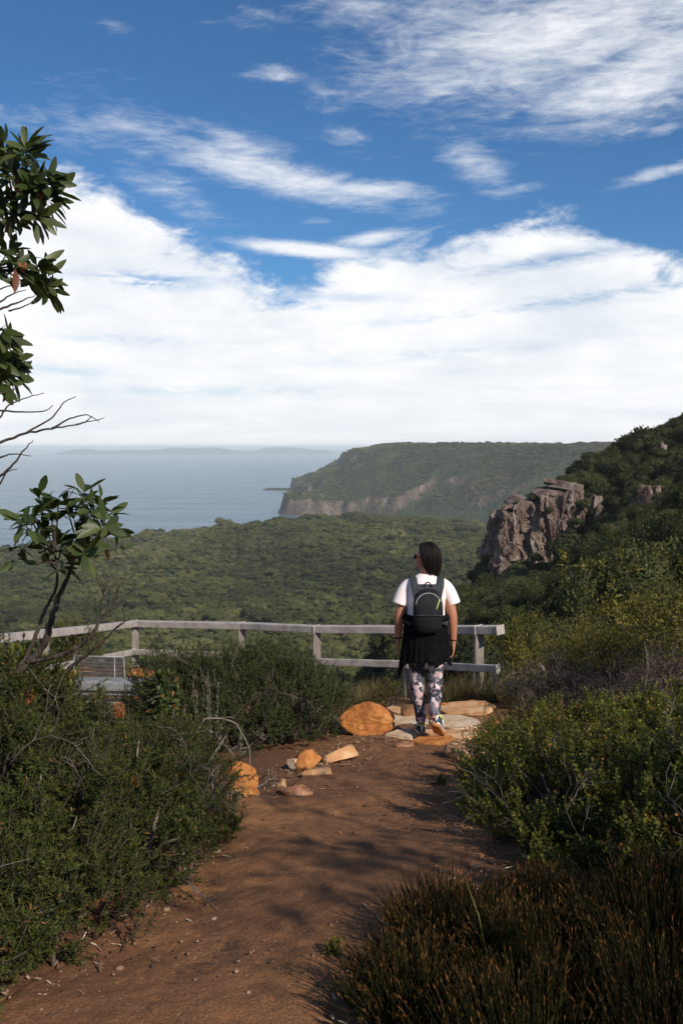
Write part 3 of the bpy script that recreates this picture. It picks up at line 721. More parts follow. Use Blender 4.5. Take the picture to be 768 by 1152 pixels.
RK = [ # name, (u, v bottom centre), size, seed, mat, label, rz, tilt, flat, lift
    ('boulder', (414, 828), (.46, .36, .30), 7, 'orange', 'large smooth orange boulder at the left end of the stone paving', .1, (0, 0), 0, .11),
    ('rock', (463, 813), (.24, .2, .22), 3, 'brown', 'small brown upright rock in shade just left of the hiker\'s ankle', .3, (.2, .2), 0, .06),
    ('paving_stone', (458, 832), (.32, .24, .042), 21, 'pale', 'pale rounded paving slab between orange boulder and hiker\'s front shoe', .2, (0, 0), 1, .02),
    ('paving_stone', (460, 818), (.40, .30, .042), 22, 'pale', 'pale cream paving slab directly behind the front shoe\'s stone, beside the dark brown rock', -.3, (0, 0), 1, .025),
    ('paving_stone', (489, 840), (.42, .24, .042), 23, 'orange', 'bright orange flat paving slab at the near edge below the hiker', .05, (0, 0), 1, .02),
    ('paving_stone', (455, 843), (.18, .13, .042), 24, 'red', 'little reddish stone set at the near left corner of the paving', .6, (0, 0), 1, .015),
    ('rock', (526, 856), (.34, .26, .17), 25, 'tan', 'rounded tan and orange rock at the near right corner of the paving', -.5, (0, .1), 0, .04),
    ('paving_stone', (513, 821), (.50, .44, .042), 26, 'pale', 'broad pale grey slab in the middle of the paving right of the hiker', .3, (0, 0), 1, .02),
    ('paving_stone', (508, 833), (.44, .24, .042), 27, 'tan', 'long tan slab in front of the broad pale paving slab', -.1, (0, 0), 1, .02),
    ('paving_stone', (528, 806), (.62, .44, .042), 28, 'tan', 'wide sandy orange slab at the far side of the paving', .1, (0, 0), 1, .03),
    ('rock', (508, 801), (.34, .18, .12), 29, 'orange', 'low arched orange rock along the far rim of the paving', -.1, (0, .15), 0, .02),
    ('rock', (546, 799), (.24, .18, .10), 30, 'red', 'reddish flat rock at the far right corner of the paving', .2, (0, 0), 0, .03),
    ('rock', (556, 824), (.20, .15, .17), 31, 'orange', 'rough upright orange rock beside the bush at the paving\'s right edge', .7, (.3, .2), 0, .05),
    ('paving_stone', (449, 806), (.24, .3, .042), 32, 'tan', 'tan slab tilted behind the big orange boulder', .5, (0, .05), 1, .03),
    ('rock', (528, 797), (.26, .16, .09), 33, 'brown', 'dull brown rock on the far rim of the paving, in front of dry grass', 0, (0, 0), 0, .03),
    ('paving_stone', (542, 829), (.26, .2, .042), 41, 'tan', 'small tan slab partly under the bush at the paving\'s right edge', .4, (0, 0), 1, .02),
    ('rock', (268, 893), (.27, .10, .26), 34, 'orange', 'upright leaf-shaped orange rock by the path under the bushes', -.25, (-.45, .35), 0, .05),
    ('rock', (279, 898), (.14, .1, .09), 35, 'orange', 'little orange rock at the foot of the upright leaf-shaped rock', .1, (0, .2), 0, .03),
    ('rock', (343, 869), (.25, .18, .17), 36, 'orange', 'half white half orange blocky rock beside the path', .3, (.2, -.3), 0, .05),
    ('rock', (331, 868), (.12, .12, .13), 42, 'pale', 'pale block leaning on the orange rock beside the path', .1, (.1, -.3), 0, .045),
    ('path_slab', (386, 858), (.40, .22, .13), 37, 'tan', 'long cracked tan slab bordering the left of the path', .75, (-.2, 0), 0, .04),
    ('path_slab', (359, 877), (.28, .16, .11), 38, 'tan', 'lower tan slab touching the long cracked slab beside the path', .5, (-.2, 0), 0, .03),
    ('rock', (316, 888), (.10, .07, .08), 39, 'tan', 'small pale wedge-shaped rock between the slabs beside the path', .1, (0, -.5), 0, .02),
    ('path_slab', (332, 899), (.30, .17, .11), 40, 'red', 'flat pinkish slab sunk in the soil at the path\'s left edge', -.1, (-.2, .05), 0, .02),
    ('rock', (517, 945), (.13, .2, .10), 44, 'red', 'rusty rock half buried at the right edge of the path', .2, (0, .3), 0, .0),
    ('rock', (505, 925), (.18, .12, .042), 45, 'red', 'low rusty rock sunk in the path just behind another rusty rock', -.3, (0, 0), 0, .0),
    ('rock', (265, 806), (.14, .12, .12), 46, 'orange', 'orange rock glimpsed through the middle bush', 0, (0, 0), 0, .35),
    ('boulder', (160, 768), (.55, .4, .3), 47, 'orange', 'orange boulder on the ground behind the bench near the fence', .1, (0, 0), 0, .1),
    ('boulder', (118, 772), (.6, .5, .35), 50, 'brown', 'broad brown boulder on the ground beside the bench', .4, (0, 0), 0, .1),
    ('rock', (440, 757), (.12, .1, .09), 48, 'white', 'small white rock in the dry grass near the fence post', 0, (0, 0), 0, .02),
    ('boulder', (588, 770), (.75, .6, .75), 49, 'grey', 'grey pinkish boulder standing behind the right end of the fence', .3, (0, 0), 0, .25),
]
for (nm, (u, v), size, seed, mt, lab, rz, tilt, fl, lift) in RK:
    p = on(u, v); d_ = size[1] * .35
    if (u, v) == (588, 770): p = np.array([2.12, 10.4, Z1(2.12, 10.4)]); d_ = 0
    if (u, v) == (160, 768): p = np.array([-2.42, 11.0, Z1(-2.42, 11.0)]); d_ = 0
    if (u, v) == (118, 772): p = np.array([-3.5, 11.6, Z1(-3.5, 11.6)]); d_ = 0
    if (u, v) == (265, 806): p = np.array([-.93, 7.55, Z1(-.93, 7.55) - .15]); d_ = 0
    rock(nm, size, seed, mt, lab, rz=rz, tilt=tilt, flat=bool(fl), smooth=nm == 'boulder', cuts=5 if nm == 'boulder' else 15, rough=.17 if nm == 'boulder' else .10, loc=(p[0], p[1] + d_, Z1(p[0], p[1] + d_) + lift), cat='slab' if nm != 'rock' and nm != 'boulder' else 'rock')

# little stones lying on the path
mb = MB(); v, f = ico(1); n = 0
for i in range(1700):
    y_ = random.uniform(1.9, 8.0); a_, b2 = path_edges(y_); e = random.random()
    x_ = random.uniform(a_, b2) if e < .45 else (a_ + random.gauss(0.02, .1) if e < .75 else b2 + random.gauss(-.02, .1))
    s_ = random.uniform(.0025, .0075) * (2.0 if random.random() < .07 else 1)
    q = v * s_ * np.array([random.uniform(.8, 1.5), random.uniform(.8, 1.3), random.uniform(.5, .9)]) * (1 + .25 * vnoise(v * 2 + i)[:, None])
    mb.add(q + [x_, y_, Z1(x_, y_) + .014], None, f, random.random())
M['pebble'] = mat_leaf('pebble', [(0, (.06, .035, .025)), (.6, (.16, .09, .055)), (.9, (.22, .13, .08)), (1, (.3, .21, .14))], .9, 0, .2)
tag(mb.build('gravel', M['pebble']), kind='stuff')
# dry leaf litter along the path's edges
n = 2600; y_ = RNG.uniform(2.0, 8.2, n); a_, b2 = path_edges(y_); sd_ = RNG.random(n) < .62
x_ = np.where(sd_, a_ - .12 + RNG.normal(0, .16, n), b2 + .1 + RNG.normal(0, .14, n))
P_ = np.stack([x_, y_, Z(x_, y_) + .016], -1); D_ = norm(np.concatenate([RNG.normal(size=(n, 2)), RNG.normal(0, .25, (n, 1))], 1))
M['litter'] = mat_leaf('leaf_litter', [(0, (.08, .045, .028)), (.5, (.2, .12, .07)), (.85, (.33, .24, .16)), (1, (.45, .38, .3))], .8, 0, .2)
mb = MB(); V, Q, T, a = leaves(P_, D_, norm(RNG.normal(0, .4, (n, 3)) + [0, 0, 1]), RNG.uniform(.012, .05, n), RNG.uniform(.003, .009, n), 'needle'); mb.add(V, Q, T, a)
tag(mb.build('leaf_litter', M['litter']), kind='stuff')

# ------------------------------------------------------------------ person, seen from behind, stepping onto the paving
_f = ongr(478, 832)
PX, PY = _f[0], _f[1]
gz = _f[2] + .035
person = empty('person', (PX, PY, gz), 'hiker in white t-shirt and floral leggings walking away, dark jacket tied at waist', 'person'); person.scale = (.95,) * 3
M['skin'] = mat_noise('skin', [(.3, (.36, .155, .09)), (.7, (.45, .2, .125))], 8, 4, .5, .05, .002)
M['shirt'] = mat_noise('white_cotton', [(.3, (.72, .64, .65)), (.7, (.8, .73, .73))], 4, 4, .9, .35, .008, bscale=9)
M['jacket'] = mat_noise('black_fabric', [(.3, (.003, .003, .0035)), (.7, (.006, .006, .007))], 9, 4, .95, .4, .01, spec=.08)
M['pack'] = mat_noise('pack_fabric', [(.3, (.006, .007, .009)), (.7, (.014, .016, .019))], 14, 4, .7, .5, .008, spec=.18)
M['packweb'] = mat_noise('pack_webbing', [(.3, (.018, .023, .028)), (.7, (.036, .042, .048))], 40, 4, .75, .3, .003)
M['hair'] = mat_noise('dark_hair', [(.3, (.004, .0028, .0028)), (.7, (.012, .007, .0068))], 9, 4, .6, .6, .008, stretch=(6, 6, .8), spec=.2)
M['lens'] = mat_noise('dark_lens', [(.3, (.004, .004, .005)), (.7, (.006, .006, .007))], 5, 2, .15, 0)
M['navy'] = mat_noise('shoe_navy', [(.3, (.012, .025, .05)), (.7, (.03, .05, .085))], 20, 4, .7, .3, .003)
M['shoewhite'] = mat_noise('shoe_white', [(.3, (.6, .58, .55)), (.7, (.72, .7, .67))], 10, 4, .7, 0)
M['sole'] = mat_noise('shoe_sole', [(.3, (.34, .14, .05)), (.7, (.5, .24, .10))], 14, 4, .7, .2, .003)
M['lime'] = mat_noise('lime_trim', [(.3, (.45, .6, .12)), (.7, (.55, .68, .2))], 10, 2, .6, 0)
M['greytrim'] = mat_noise('grey_trim', [(.3, (.2, .21, .2)), (.7, (.3, .31, .29))], 10, 2, .6, 0)
m, t, b = material('floral_leggings'); M['floral'] = m
co = objco(t); wn = t.N.new('ShaderNodeVectorMath'); wn.operation = 'MULTIPLY_ADD'
t.L.new(t.noise(co, 16, 3, .6, 0, 1), wn.inputs[0]); wn.inputs[1].default_value = (.07,) * 3; t.L.new(co, wn.inputs[2])
vc = t.voro(wn.outputs[0], 21, 'F1', 'Color'); sx = t.N.new('ShaderNodeSeparateColor'); t.L.new(vc, sx.inputs[0])
c = t.ramp(sx.outputs[0], [(0, (.012, .014, .024)), (.26, (.05, .055, .08)), (.48, (.16, .16, .2)), (.62, (.55, .36, .39)), (.76, (.62, .54, .56)), (.9, (.03, .035, .05))], 'CONSTANT')
c = t.mix(t.mr(t.noise(wn.outputs[0], 45, 3, .6), .52, .68), c, (.4, .33, .36))
t.L.new(c, b.inputs['Base Color']); b.inputs['Roughness'].default_value = .8

def loft(rings, sides=36, close=True, exp=2.0):
    """rings: (centre, rx, ry) or with an axis-u and axis-w; cross-sections are super-ellipses"""
    a = np.linspace(0, 2 * np.pi, sides, endpoint=False); V = []
    for r in rings:
        c, rx, ry = np.array(r[0], float), r[1], r[2]
        u, w = (np.array(r[3]), np.array(r[4])) if len(r) > 3 else (np.array([1., 0, 0]), np.array([0, 1., 0]))
        ca, sa = np.cos(a), np.sin(a)
        ca = np.sign(ca) * np.abs(ca) ** (2 / exp); sa = np.sign(sa) * np.abs(sa) ** (2 / exp)
        V.append(c + rx * ca[:, None] * u + ry * sa[:, None] * w)
    V = np.concatenate(V); n = len(rings); Q = list(grid_faces(n, sides, True)); T = []
    if close:
        V = np.concatenate([V, [np.array(rings[0][0], float)], [np.array(rings[-1][0], float)]])
        for k in range(sides):
            k2 = (k + 1) % sides; T += [(n * sides, k2, k), (n * sides + 1, (n - 1) * sides + k, (n - 1) * sides + k2)]
    return V, Q, T
def limb(pts, rads, sides=20, n=14, flat=1.0):
    pts = np.array(pts, float); s0 = np.linspace(0, 1, len(pts)); s = np.linspace(0, 1, n)
    P = np.stack([np.interp(s, s0, pts[:, k]) for k in range(3)], -1); R = np.interp(s, s0, rads)
    for _ in range(2):
        P[1:-1] = (P[:-2] + 2 * P[1:-1] + P[2:]) / 4; R[1:-1] = (R[:-2] + 2 * R[1:-1] + R[2:]) / 4
    return tube(P, R, sides)

# joints (x right, y ahead, z up), metres
J = dict(hipL=(-.085, 0, .90), hipR=(.095, -.01, .90), kneeL=(-.075, .03, .50), kneeR=(.085, .0, .49), ankL=(-.035, 0, .09), ankR=(.062, -.205, .205),
         shL=(-.172, 0, 1.318), shR=(.172, 0, 1.318), elL=(-.236, -.015, 1.075), elR=(.226, -.05, 1.085), wrL=(-.242, .06, .845), wrR=(.238, -.03, .845))
YAW = math.radians(62); fd = np.array([-math.sin(YAW), math.cos(YAW), 0]); rt = np.array([math.cos(YAW), math.sin(YAW), 0])
HC = np.array([.0, .03, 1.575])
mb = MB()
mb.add(*loft([((0, 0, .80), .05, .05), ((0, 0, .84), .16, .105), ((0, 0, .92), .175, .115), ((0, 0, 1.02), .15, .10), ((0, 0, 1.1), .138, .093), ((0, 0, 1.22), .155, .10), ((0, 0, 1.32), .165, .098), ((0, 0, 1.38), .13, .08), ((0, .005, 1.42), .075, .065), ((0, .01, 1.44), .05, .05)], 32))
mb.add(*tube([(0, .0, 1.36), (0, .008, 1.44), (0, .02, 1.5), (-.005, .03, 1.56)], [.075, .054, .05, .055], 18))
# head: skull, jaw, nose, ears
v, f = ico(4)
hp_ = v * np.array([.076, .096, .112]); low_ = np.clip(-v[:, 2], 0, 1); frt = np.clip(v[:, 1], 0, 1)
hp_[:, 0] *= 1 - .28 * low_ ** 1.3; hp_[:, 1] += .02 * low_ * frt - .0 * low_; hp_[:, 2] -= .012 * frt * low_
nose = np.exp(-(v[:, 0] / .14) ** 2 - ((v[:, 2] + .12) / .2) ** 2) * (v[:, 1] > .5); hp_[:, 1] += .024 * nose
brow = np.exp(-((v[:, 2] - .22) / .12) ** 2) * (v[:, 1] > .6); hp_[:, 1] += .005 * brow
eye = np.exp(-((np.abs(v[:, 0]) - .38) / .13) ** 2 - ((v[:, 2] - .04) / .1) ** 2) * (v[:, 1] > .4); hp_[:, 1] -= .008 * eye
lip = np.exp(-(v[:, 0] / .25) ** 2) * (np.exp(-((v[:, 2] + .47) / .06) ** 2) + np.exp(-((v[:, 2] + .62) / .06) ** 2)) * (v[:, 1] > .4); hp_[:, 1] += .006 * lip
def hd(p): p = np.asarray(p, float).reshape(-1, 3); return HC + p[:, :1] * rt + p[:, 1:2] * fd + p[:, 2:3] * np.array([0, 0, 1.])
mb.add(hd(hp_), None, f)
for s_ in (-1, 1):
    ev = ico(2)[0] * [.011, .02, .033]; mb.add(hd(ev + [s_ * .079, -.008, .0]), None, ico(2)[1])
for s_ in 'LR':
    g = 1 if s_ == 'R' else -1
    mb.add(*limb([(g * .10, 0, 1.35), J['sh' + s_], tuple(np.array(J['sh' + s_]) * .45 + np.array(J['el' + s_]) * .55), J['el' + s_], tuple(np.array(J['el' + s_]) * .7 + np.array(J['wr' + s_]) * .3), J['wr' + s_]],
                 [.05, .052, .048, .041, .042, .027], 18, 20))
    w = np.array(J['wr' + s_]); hdv = norm(np.array([g * -.02, .06, -1.0])); fw = np.array([0, 1., .06]); out = np.array([g * 1., 0, 0])
    # palm faces the thigh; fingers hang down, slightly curled; thumb leaves the front edge near the wrist
    mb.add(*loft([(w + hdv * .0, .026, .021, fw, out), (w + hdv * .03, .034, .019, fw, out), (w + hdv * .06, .040, .016, fw, out), (w + hdv * .088, .038, .013, fw, out), (w + hdv * .096, .03, .009, fw, out)], 18))
    for k, (o_, ln) in enumerate(((.03, .068), (.0105, .076), (-.0095, .07), (-.028, .055))):
        b0 = w + hdv * .082 + fw * o_; cur = -out
        pts = [b0, b0 + hdv * ln * .5 + cur * .004, b0 + hdv * ln * .8 + cur * .016, b0 + hdv * ln * .98 + cur * .03]
        mb.add(*tube(pts, [.0092, .0085, .0078, .006], 10))
    tb = w + hdv * .025 + fw * .026
    mb.add(*tube([tb, tb + hdv * .03 + fw * .022 - out * .004, tb + hdv * .056 + fw * .026 - out * .01, tb + hdv * .072 + fw * .024 - out * .014], [.013, .0115, .0095, .007], 10))
    mb.add(*limb([(J['hip' + s_][0], 0, .88), J['hip' + s_], tuple((np.array(J['hip' + s_]) + np.array(J['knee' + s_])) / 2), J['knee' + s_],
                  tuple(np.array(J['knee' + s_]) * .68 + np.array(J['ank' + s_]) * .32 + np.array([0, -.012, 0])), J['ank' + s_]], [.09, .088, .076, .052, .054, .033], 20, 24))
    a_ = np.array(J['ank' + s_])
    toe = np.array([-.02, .17, .03]) if s_ == 'L' else np.array([.10, -.055, .05])
    mb.add(*limb([a_ + [0, -.02, -.02], (a_ + toe) / 2 + [0, 0, -.015], toe], [.034, .03, .02], 12, 8))
body = mb.build('body', M['skin'], person)
rm = body.modifiers.new('join', 'REMESH'); rm.mode = 'VOXEL'; rm.voxel_size = .0052; rm.use_smooth_shade = True
sm_ = body.modifiers.new('soften', 'SMOOTH'); sm_.factor = .5; sm_.iterations = 3

# hair: cap over crown and back, hanging to the nape, with locks lying over it
def hshell(v, k=1.0):
    face = sm(-.12, .3, v[:, 1] - .55 * np.clip(v[:, 2], 0, 1) + .25 * np.clip(-v[:, 2], 0, 1) * (v[:, 1] > -.2))
    p = v * np.array([.112, .128, .136]) * k; back = np.clip(-v[:, 1] + .25, 0, 1); dn = np.clip(-v[:, 2] + .1, 0, 1)
    p[:, 2] -= .06 * back * dn; p[:, 1] -= .012 * back * dn; p[:, 0] *= 1 - .12 * dn * back
    p *= (1 - .34 * face)[:, None]
    return p + norm(v) * (.009 * fbm(np.stack([np.arctan2(v[:, 0], -v[:, 1]) * 7, v[:, 2] * 1.2, 0 * v[:, 0]], -1), 3, 5))[:, None] + [0, -.006, .008]
v, f = ico(5); mb = MB().add(hd(hshell(v)), None, f)
for i in range(130):
    ph = RNG.uniform(-1.9, 1.9); t0, t1 = RNG.uniform(.1, .7), RNG.uniform(1.7, 2.75); tt2 = np.linspace(t0, t1, 12); ph2 = ph + RNG.normal(0, .12) * np.linspace(0, 1, 12) + .05 * np.sin(tt2 * 3 + i)
    dv2 = np.stack([np.sin(tt2) * np.sin(ph2), -np.sin(tt2) * np.cos(ph2), np.cos(tt2)], -1); Pq = hd(hshell(dv2, RNG.uniform(1.0, 1.035)))
    if t1 > 2.3: Pq[-3:] += np.array([[0, 0, -.008], [0, 0, -.02], [0, 0, -.034]]) * RNG.uniform(.3, 1.1)
    mb.add(*tube(Pq, np.linspace(.0035, .0016, 12), 4))
mb.build('hair', M['hair'], person)
mb = MB()
for s_ in (-1, 1):
    mb.add(hd(ico(3)[0] * [.03, .014, .024] + [s_ * .038, .086, .016]), None, ico(3)[1])
    mb.add(*tube(hd([(s_ * .066, .085, .02), (s_ * .083, .04, .02), (s_ * .082, -.01, .014)]), .004, 6))
mb.add(*tube(hd([(-.02, .1, .02), (.02, .1, .02)]), .004, 6))
mb.build('sunglasses', M['lens'], person)

# t-shirt
mb = MB()
R_ = [((0, 0, .98), .185, .135), ((0, 0, 1.06), .172, .13), ((0, -.003, 1.14), .168, .128), ((0, -.003, 1.22), .178, .128), ((0, -.002, 1.30), .182, .122), ((0, 0, 1.35), .165, .112), ((0, 0, 1.392), .125, .098), ((0, .003, 1.422), .092, .083), ((0, .008, 1.442), .068, .064), ((0, .01, 1.446), .06, .057)]
V, Q, T = loft(R_, 48); V = V + norm(V * [1, 1, 0]) * (.005 * fbm(V * [9, 9, 5], 3, 3))[:, None]; mb.add(V, Q, T)
for g in (-1, 1):
    mb.add(*limb([(g * .06, 0, 1.365), (g * .13, 0, 1.352), (g * .178, 0, 1.318), (g * .212, -.012, 1.25), (g * .236, -.018, 1.178)], [.06, .062, .064, .064, .067], 24, 12))
o = mb.build('t_shirt', M['shirt'], person); rm = o.modifiers.new('join', 'REMESH'); rm.mode = 'VOXEL'; rm.voxel_size = .007; rm.use_smooth_shade = True
sm_ = o.modifiers.new('soften', 'SMOOTH'); sm_.factor = .5; sm_.iterations = 2

# leggings
mb = MB()
mb.add(*loft([((0, 0, .78), .10, .08), ((0, 0, .83), .168, .115), ((0, 0, .92), .182, .122), ((0, 0, 1.0), .16, .108)], 36))
for s_ in 'LR':
    a_ = np.array(J['ank' + s_]) * .93 + np.array(J['knee' + s_]) * .07; k_ = np.array(J['knee' + s_])
    mb.add(*limb([(J['hip' + s_][0], 0, .88), J['hip' + s_], tuple((np.array(J['hip' + s_]) + k_) / 2), J['knee' + s_], tuple(k_ * .68 + a_ * .32 + np.array([0, -.014, 0])), tuple(a_)], [.096, .094, .083, .062, .062, .044], 24, 26))
o = mb.build('leggings', M['floral'], person); rm = o.modifiers.new('join', 'REMESH'); rm.mode = 'VOXEL'; rm.voxel_size = .007; rm.use_smooth_shade = True
sm_ = o.modifiers.new('soften', 'SMOOTH'); sm_.factor = .5; sm_.iterations = 3

# jacket tied round the waist
na, nr = 120, 26; a = np.linspace(0, 2 * np.pi, na, endpoint=False); V = []
left = np.exp(-((a - np.pi * 1.04) / .34) ** 2); right = np.exp(-(((a + np.pi) % (2 * np.pi) - np.pi * .93) / .32) ** 2)
hem = .675 - .15 * left - .07 * right + .055 * fbm(np.stack([np.cos(a) * 2.2, np.sin(a) * 2.2, 0 * a], -1), 3, 31)
for i in range(nr):
    s_ = i / (nr - 1); z_ = 1.09 * (1 - s_) + hem * s_
    rx = .172 + .024 * s_ ** .7 + .045 * s_ * left + .02 * s_ * right; ry = .138 + .035 * s_ ** .7
    pl_ = 1 + s_ * (.10 * fbm(np.stack([np.cos(a) * 3, np.sin(a) * 3, 0 * a + s_ * .8], -1), 3, 33) + .05 * np.sin(a * 14 + 4 * np.sin(a * 3)) * s_) + .03 * np.sin(z_ * 60 + a * 2) * (1 - s_) * .6
    pl_ = pl_ + .045 * s_ * fbm(np.stack([np.cos(a) * 4 + z_ * 5, np.sin(a) * 4, z_ * 7], -1), 3, 39)
    V.append(np.stack([rx * pl_ * np.cos(a), ry * pl_ * np.sin(a), z_], -1))
mb = MB().add(np.concatenate(V), grid_faces(nr, na, True)); o = mb.build('waist_jacket', M['jacket'], person)
so = o.modifiers.new('cloth', 'SOLIDIFY'); so.thickness = .008
mb = MB().add(*tube([(.20 * math.cos(q), .15 * math.sin(q), 1.075 + .012 * math.sin(3 * q)) for q in np.linspace(0, 2 * np.pi, 30)], .024, 10)); mb.build('waist_knot', M['jacket'], person)
mb = MB().add(*tube([(J['wrL'][0] + .031 * math.cos(q), J['wrL'][1] - .002 + .031 * math.sin(q), .868) for q in np.linspace(0, 2 * np.pi, 20)], .009, 8)); mb.build('wristband', M['lens'], person)
mb = MB().add(*tube([(J['wrR'][0] + .029 * math.cos(q), J['wrR'][1] - .002 + .029 * math.sin(q), .865) for q in np.linspace(0, 2 * np.pi, 20)], .005, 8)); mb.build('bracelet', M['lens'], person)

# shoes (foot frame: y towards the toe, z up, origin at the heel on the ground)
def shoe(Mx, up='navy'):
    def tf(V): return np.array([Mx @ Vector(q) for q in np.asarray(V)])
    L_ = .265
    ys_ = np.linspace(0, 1, 16); hw = np.interp(ys_, [0, .06, .2, .45, .7, .88, 1], [.018, .033, .037, .038, .048, .042, .012])
    top = np.interp(ys_, [0, .05, .22, .35, .55, .8, .95, 1], [.07, .098, .098, .088, .068, .05, .038, .028])
    rings = [((0, y_ * L_, .026 + (tp - .026) / 2), w_, (tp - .026) / 2 + .004, (1, 0, 0), (0, 0, 1)) for y_, w_, tp in zip(ys_, hw, top)]
    V, Q, T = loft(rings, 20); sh_ = MB().add(tf(V), Q, T).build('shoe', M[up], person)
    rings = [((0, y_ * L_ * 1.03 - .006, .015 + (.012 * max(0, (y_ - .75) / .25))), w_ * 1.1 + .003, .016, (1, 0, 0), (0, 0, 1)) for y_, w_ in zip(ys_, hw)]
    V, Q, T = loft(rings, 20, exp=3.2); MB().add(tf(V), Q, T).build('sole', M['sole'], sh_)
    rings = [((0, y_ * L_, .036), w_ * 1.05 + .002, .009, (1, 0, 0), (0, 0, 1)) for y_, w_ in zip(ys_, hw)]
    V, Q, T = loft(rings, 20, exp=3); MB().add(tf(V), Q, T).build('midsole', M['shoewhite'], sh_)
    V, Q, T = tube([(.034 * math.cos(q), .05 + .044 * math.sin(q), .098 - .006 * math.sin(q)) for q in np.linspace(0, 2 * np.pi, 22)], .008, 8); MB().add(tf(V), Q, T).build('collar', M['lime'], sh_)
    V, Q = boxv((0, -.002, .075), (.022, .012, .05)); MB().add(tf(V), Q).build('heel_tab', M['shoewhite'], sh_)
    for g in (-1, 1):
        V, Q, T = tube([(g * .036, .06, .09), (g * .042, .10, .06), (g * .044, .15, .045)], [.007, .009, .006], 6); MB().add(tf(V), Q, T).build('side_stripe', M['shoewhite'], sh_)
shoe(Matrix.Translation((-.035, -.055, 0)) @ Matrix.Rotation(math.radians(4), 4, 'Z'))
shoe(Matrix.Translation((.052, -.262, .165)) @ Matrix.Rotation(math.radians(-20), 4, 'Z') @ Matrix.Rotation(math.radians(-37), 4, 'X') @ Matrix.Rotation(math.radians(8), 4, 'Y'))

# backpack, worn: a thing of its own
pack = empty('backpack', (PX, PY - .2 * .95, gz + 1.0 * .95), 'small black daypack with lime zip worn on the hiker\'s back', 'backpack'); pack.scale = (.95,) * 3
def pk(p): return np.asarray(p, float) - [0, -.2, 1.0]
zs_ = np.array([.945, .955, .985, 1.04, 1.12, 1.2, 1.26, 1.30, 1.325, 1.335]); wv = np.array([.05, .085, .108, .122, .13, .128, .118, .096, .06, .02]); dv = np.array([.03, .055, .072, .082, .085, .078, .066, .05, .034, .012])
V, Q, T = loft([((0, -.128 - d_ * .55, z_), w_, d_) for z_, w_, d_ in zip(zs_, wv, dv)], 40, exp=2.8)
V = V + (np.array([0, -1, 0]) * (.004 * fbm(V * 14, 3, 8))[:, None]); o = MB().add(pk(V), Q, T).build('pack_body', M['pack'], pack); o.modifiers.new('smooth', 'SUBSURF').render_levels = 1
def surf_y(x_, z_):
    w_ = np.interp(z_, zs_, wv); d_ = np.interp(z_, zs_, dv); return -.128 - d_ * .55 - d_ * (max(0, 1 - abs(x_ / w_) ** 2.8)) ** (1 / 2.8)
arc = [(x_, surf_y(x_, z_) - .002, z_) for x_, z_ in [(.108 * math.cos(q), 1.205 + .1 * math.sin(q)) for q in np.linspace(.25, math.pi - .05, 26)]]
MB().add(pk(tube(arc, .0045, 6)[0]), *tube(arc, .0045, 6)[1:]).build('zipper', M['greytrim'], pack)
zl = [(.062 + .008 * k, surf_y(.062 + .008 * k, z_) - .004, z_) for k, z_ in enumerate(np.linspace(1.17, 1.255, 5)[::1])]
MB().add(pk(tube(zl, .004, 6)[0]), *tube(zl, .004, 6)[1:]).build('pocket_zip', M['lime'], pack)
seam = [(x_, surf_y(x_, 1.115) - .002, 1.115 + .01 * math.cos(x_ * 12)) for x_ in np.linspace(-.115, .115, 20)]
MB().add(pk(tube(seam, .005, 6)[0]), *tube(seam, .005, 6)[1:]).build('pocket_seam', M['packweb'], pack)
def strap(pts, w, th, name, mt):
    pts = np.array(pts, float); s0 = np.linspace(0, 1, len(pts)); s = np.linspace(0, 1, 24); P_ = np.stack([np.interp(s, s0, pts[:, k]) for k in range(3)], -1)
    for _ in range(3): P_[1:-1] = (P_[:-2] + 2 * P_[1:-1] + P_[2:]) / 4
    tg = norm(np.gradient(P_, axis=0)); wd = norm(np.array([1., 0, 0]) - tg * tg[:, :1]); nn_ = np.cross(tg, wd)
    rings = [(P_[i] - np.array([0, -.2, 1.0]), w / 2, th / 2, wd[i], nn_[i]) for i in range(24)]
    MB().add(*loft(rings, 14, exp=3)).build(name, mt, pack)
for g in (-1, 1):
    strap([(g * .085, -.14, 1.24), (g * .105, -.132, 1.33), (g * .118, -.115, 1.385), (g * .118, -.04, 1.425), (g * .115, .04, 1.41), (g * .11, .115, 1.34), (g * .13, .135, 1.22), (g * .17, .11, 1.12), (g * .19, 0, 1.06), (g * .14, -.13, 1.02)], .062, .016, 'shoulder_strap', M['packweb'])
V, Q, T = loft([((0, -.122, 1.22), .11, .018), ((0, -.128, 1.3), .118, .018), ((0, -.124, 1.345), .112, .017), ((0, -.114, 1.368), .10, .012)], 24, exp=3); MB().add(pk(V), Q, T).build('back_panel', M['packweb'], pack)
hl = [(.03 * math.cos(q), -.14, 1.345 + .045 * math.sin(q)) for q in np.linspace(0, math.pi, 12)]
MB().add(pk(tube(hl, .006, 6)[0]), *tube(hl, .006, 6)[1:]).build('grab_loop', M['pack'], pack)

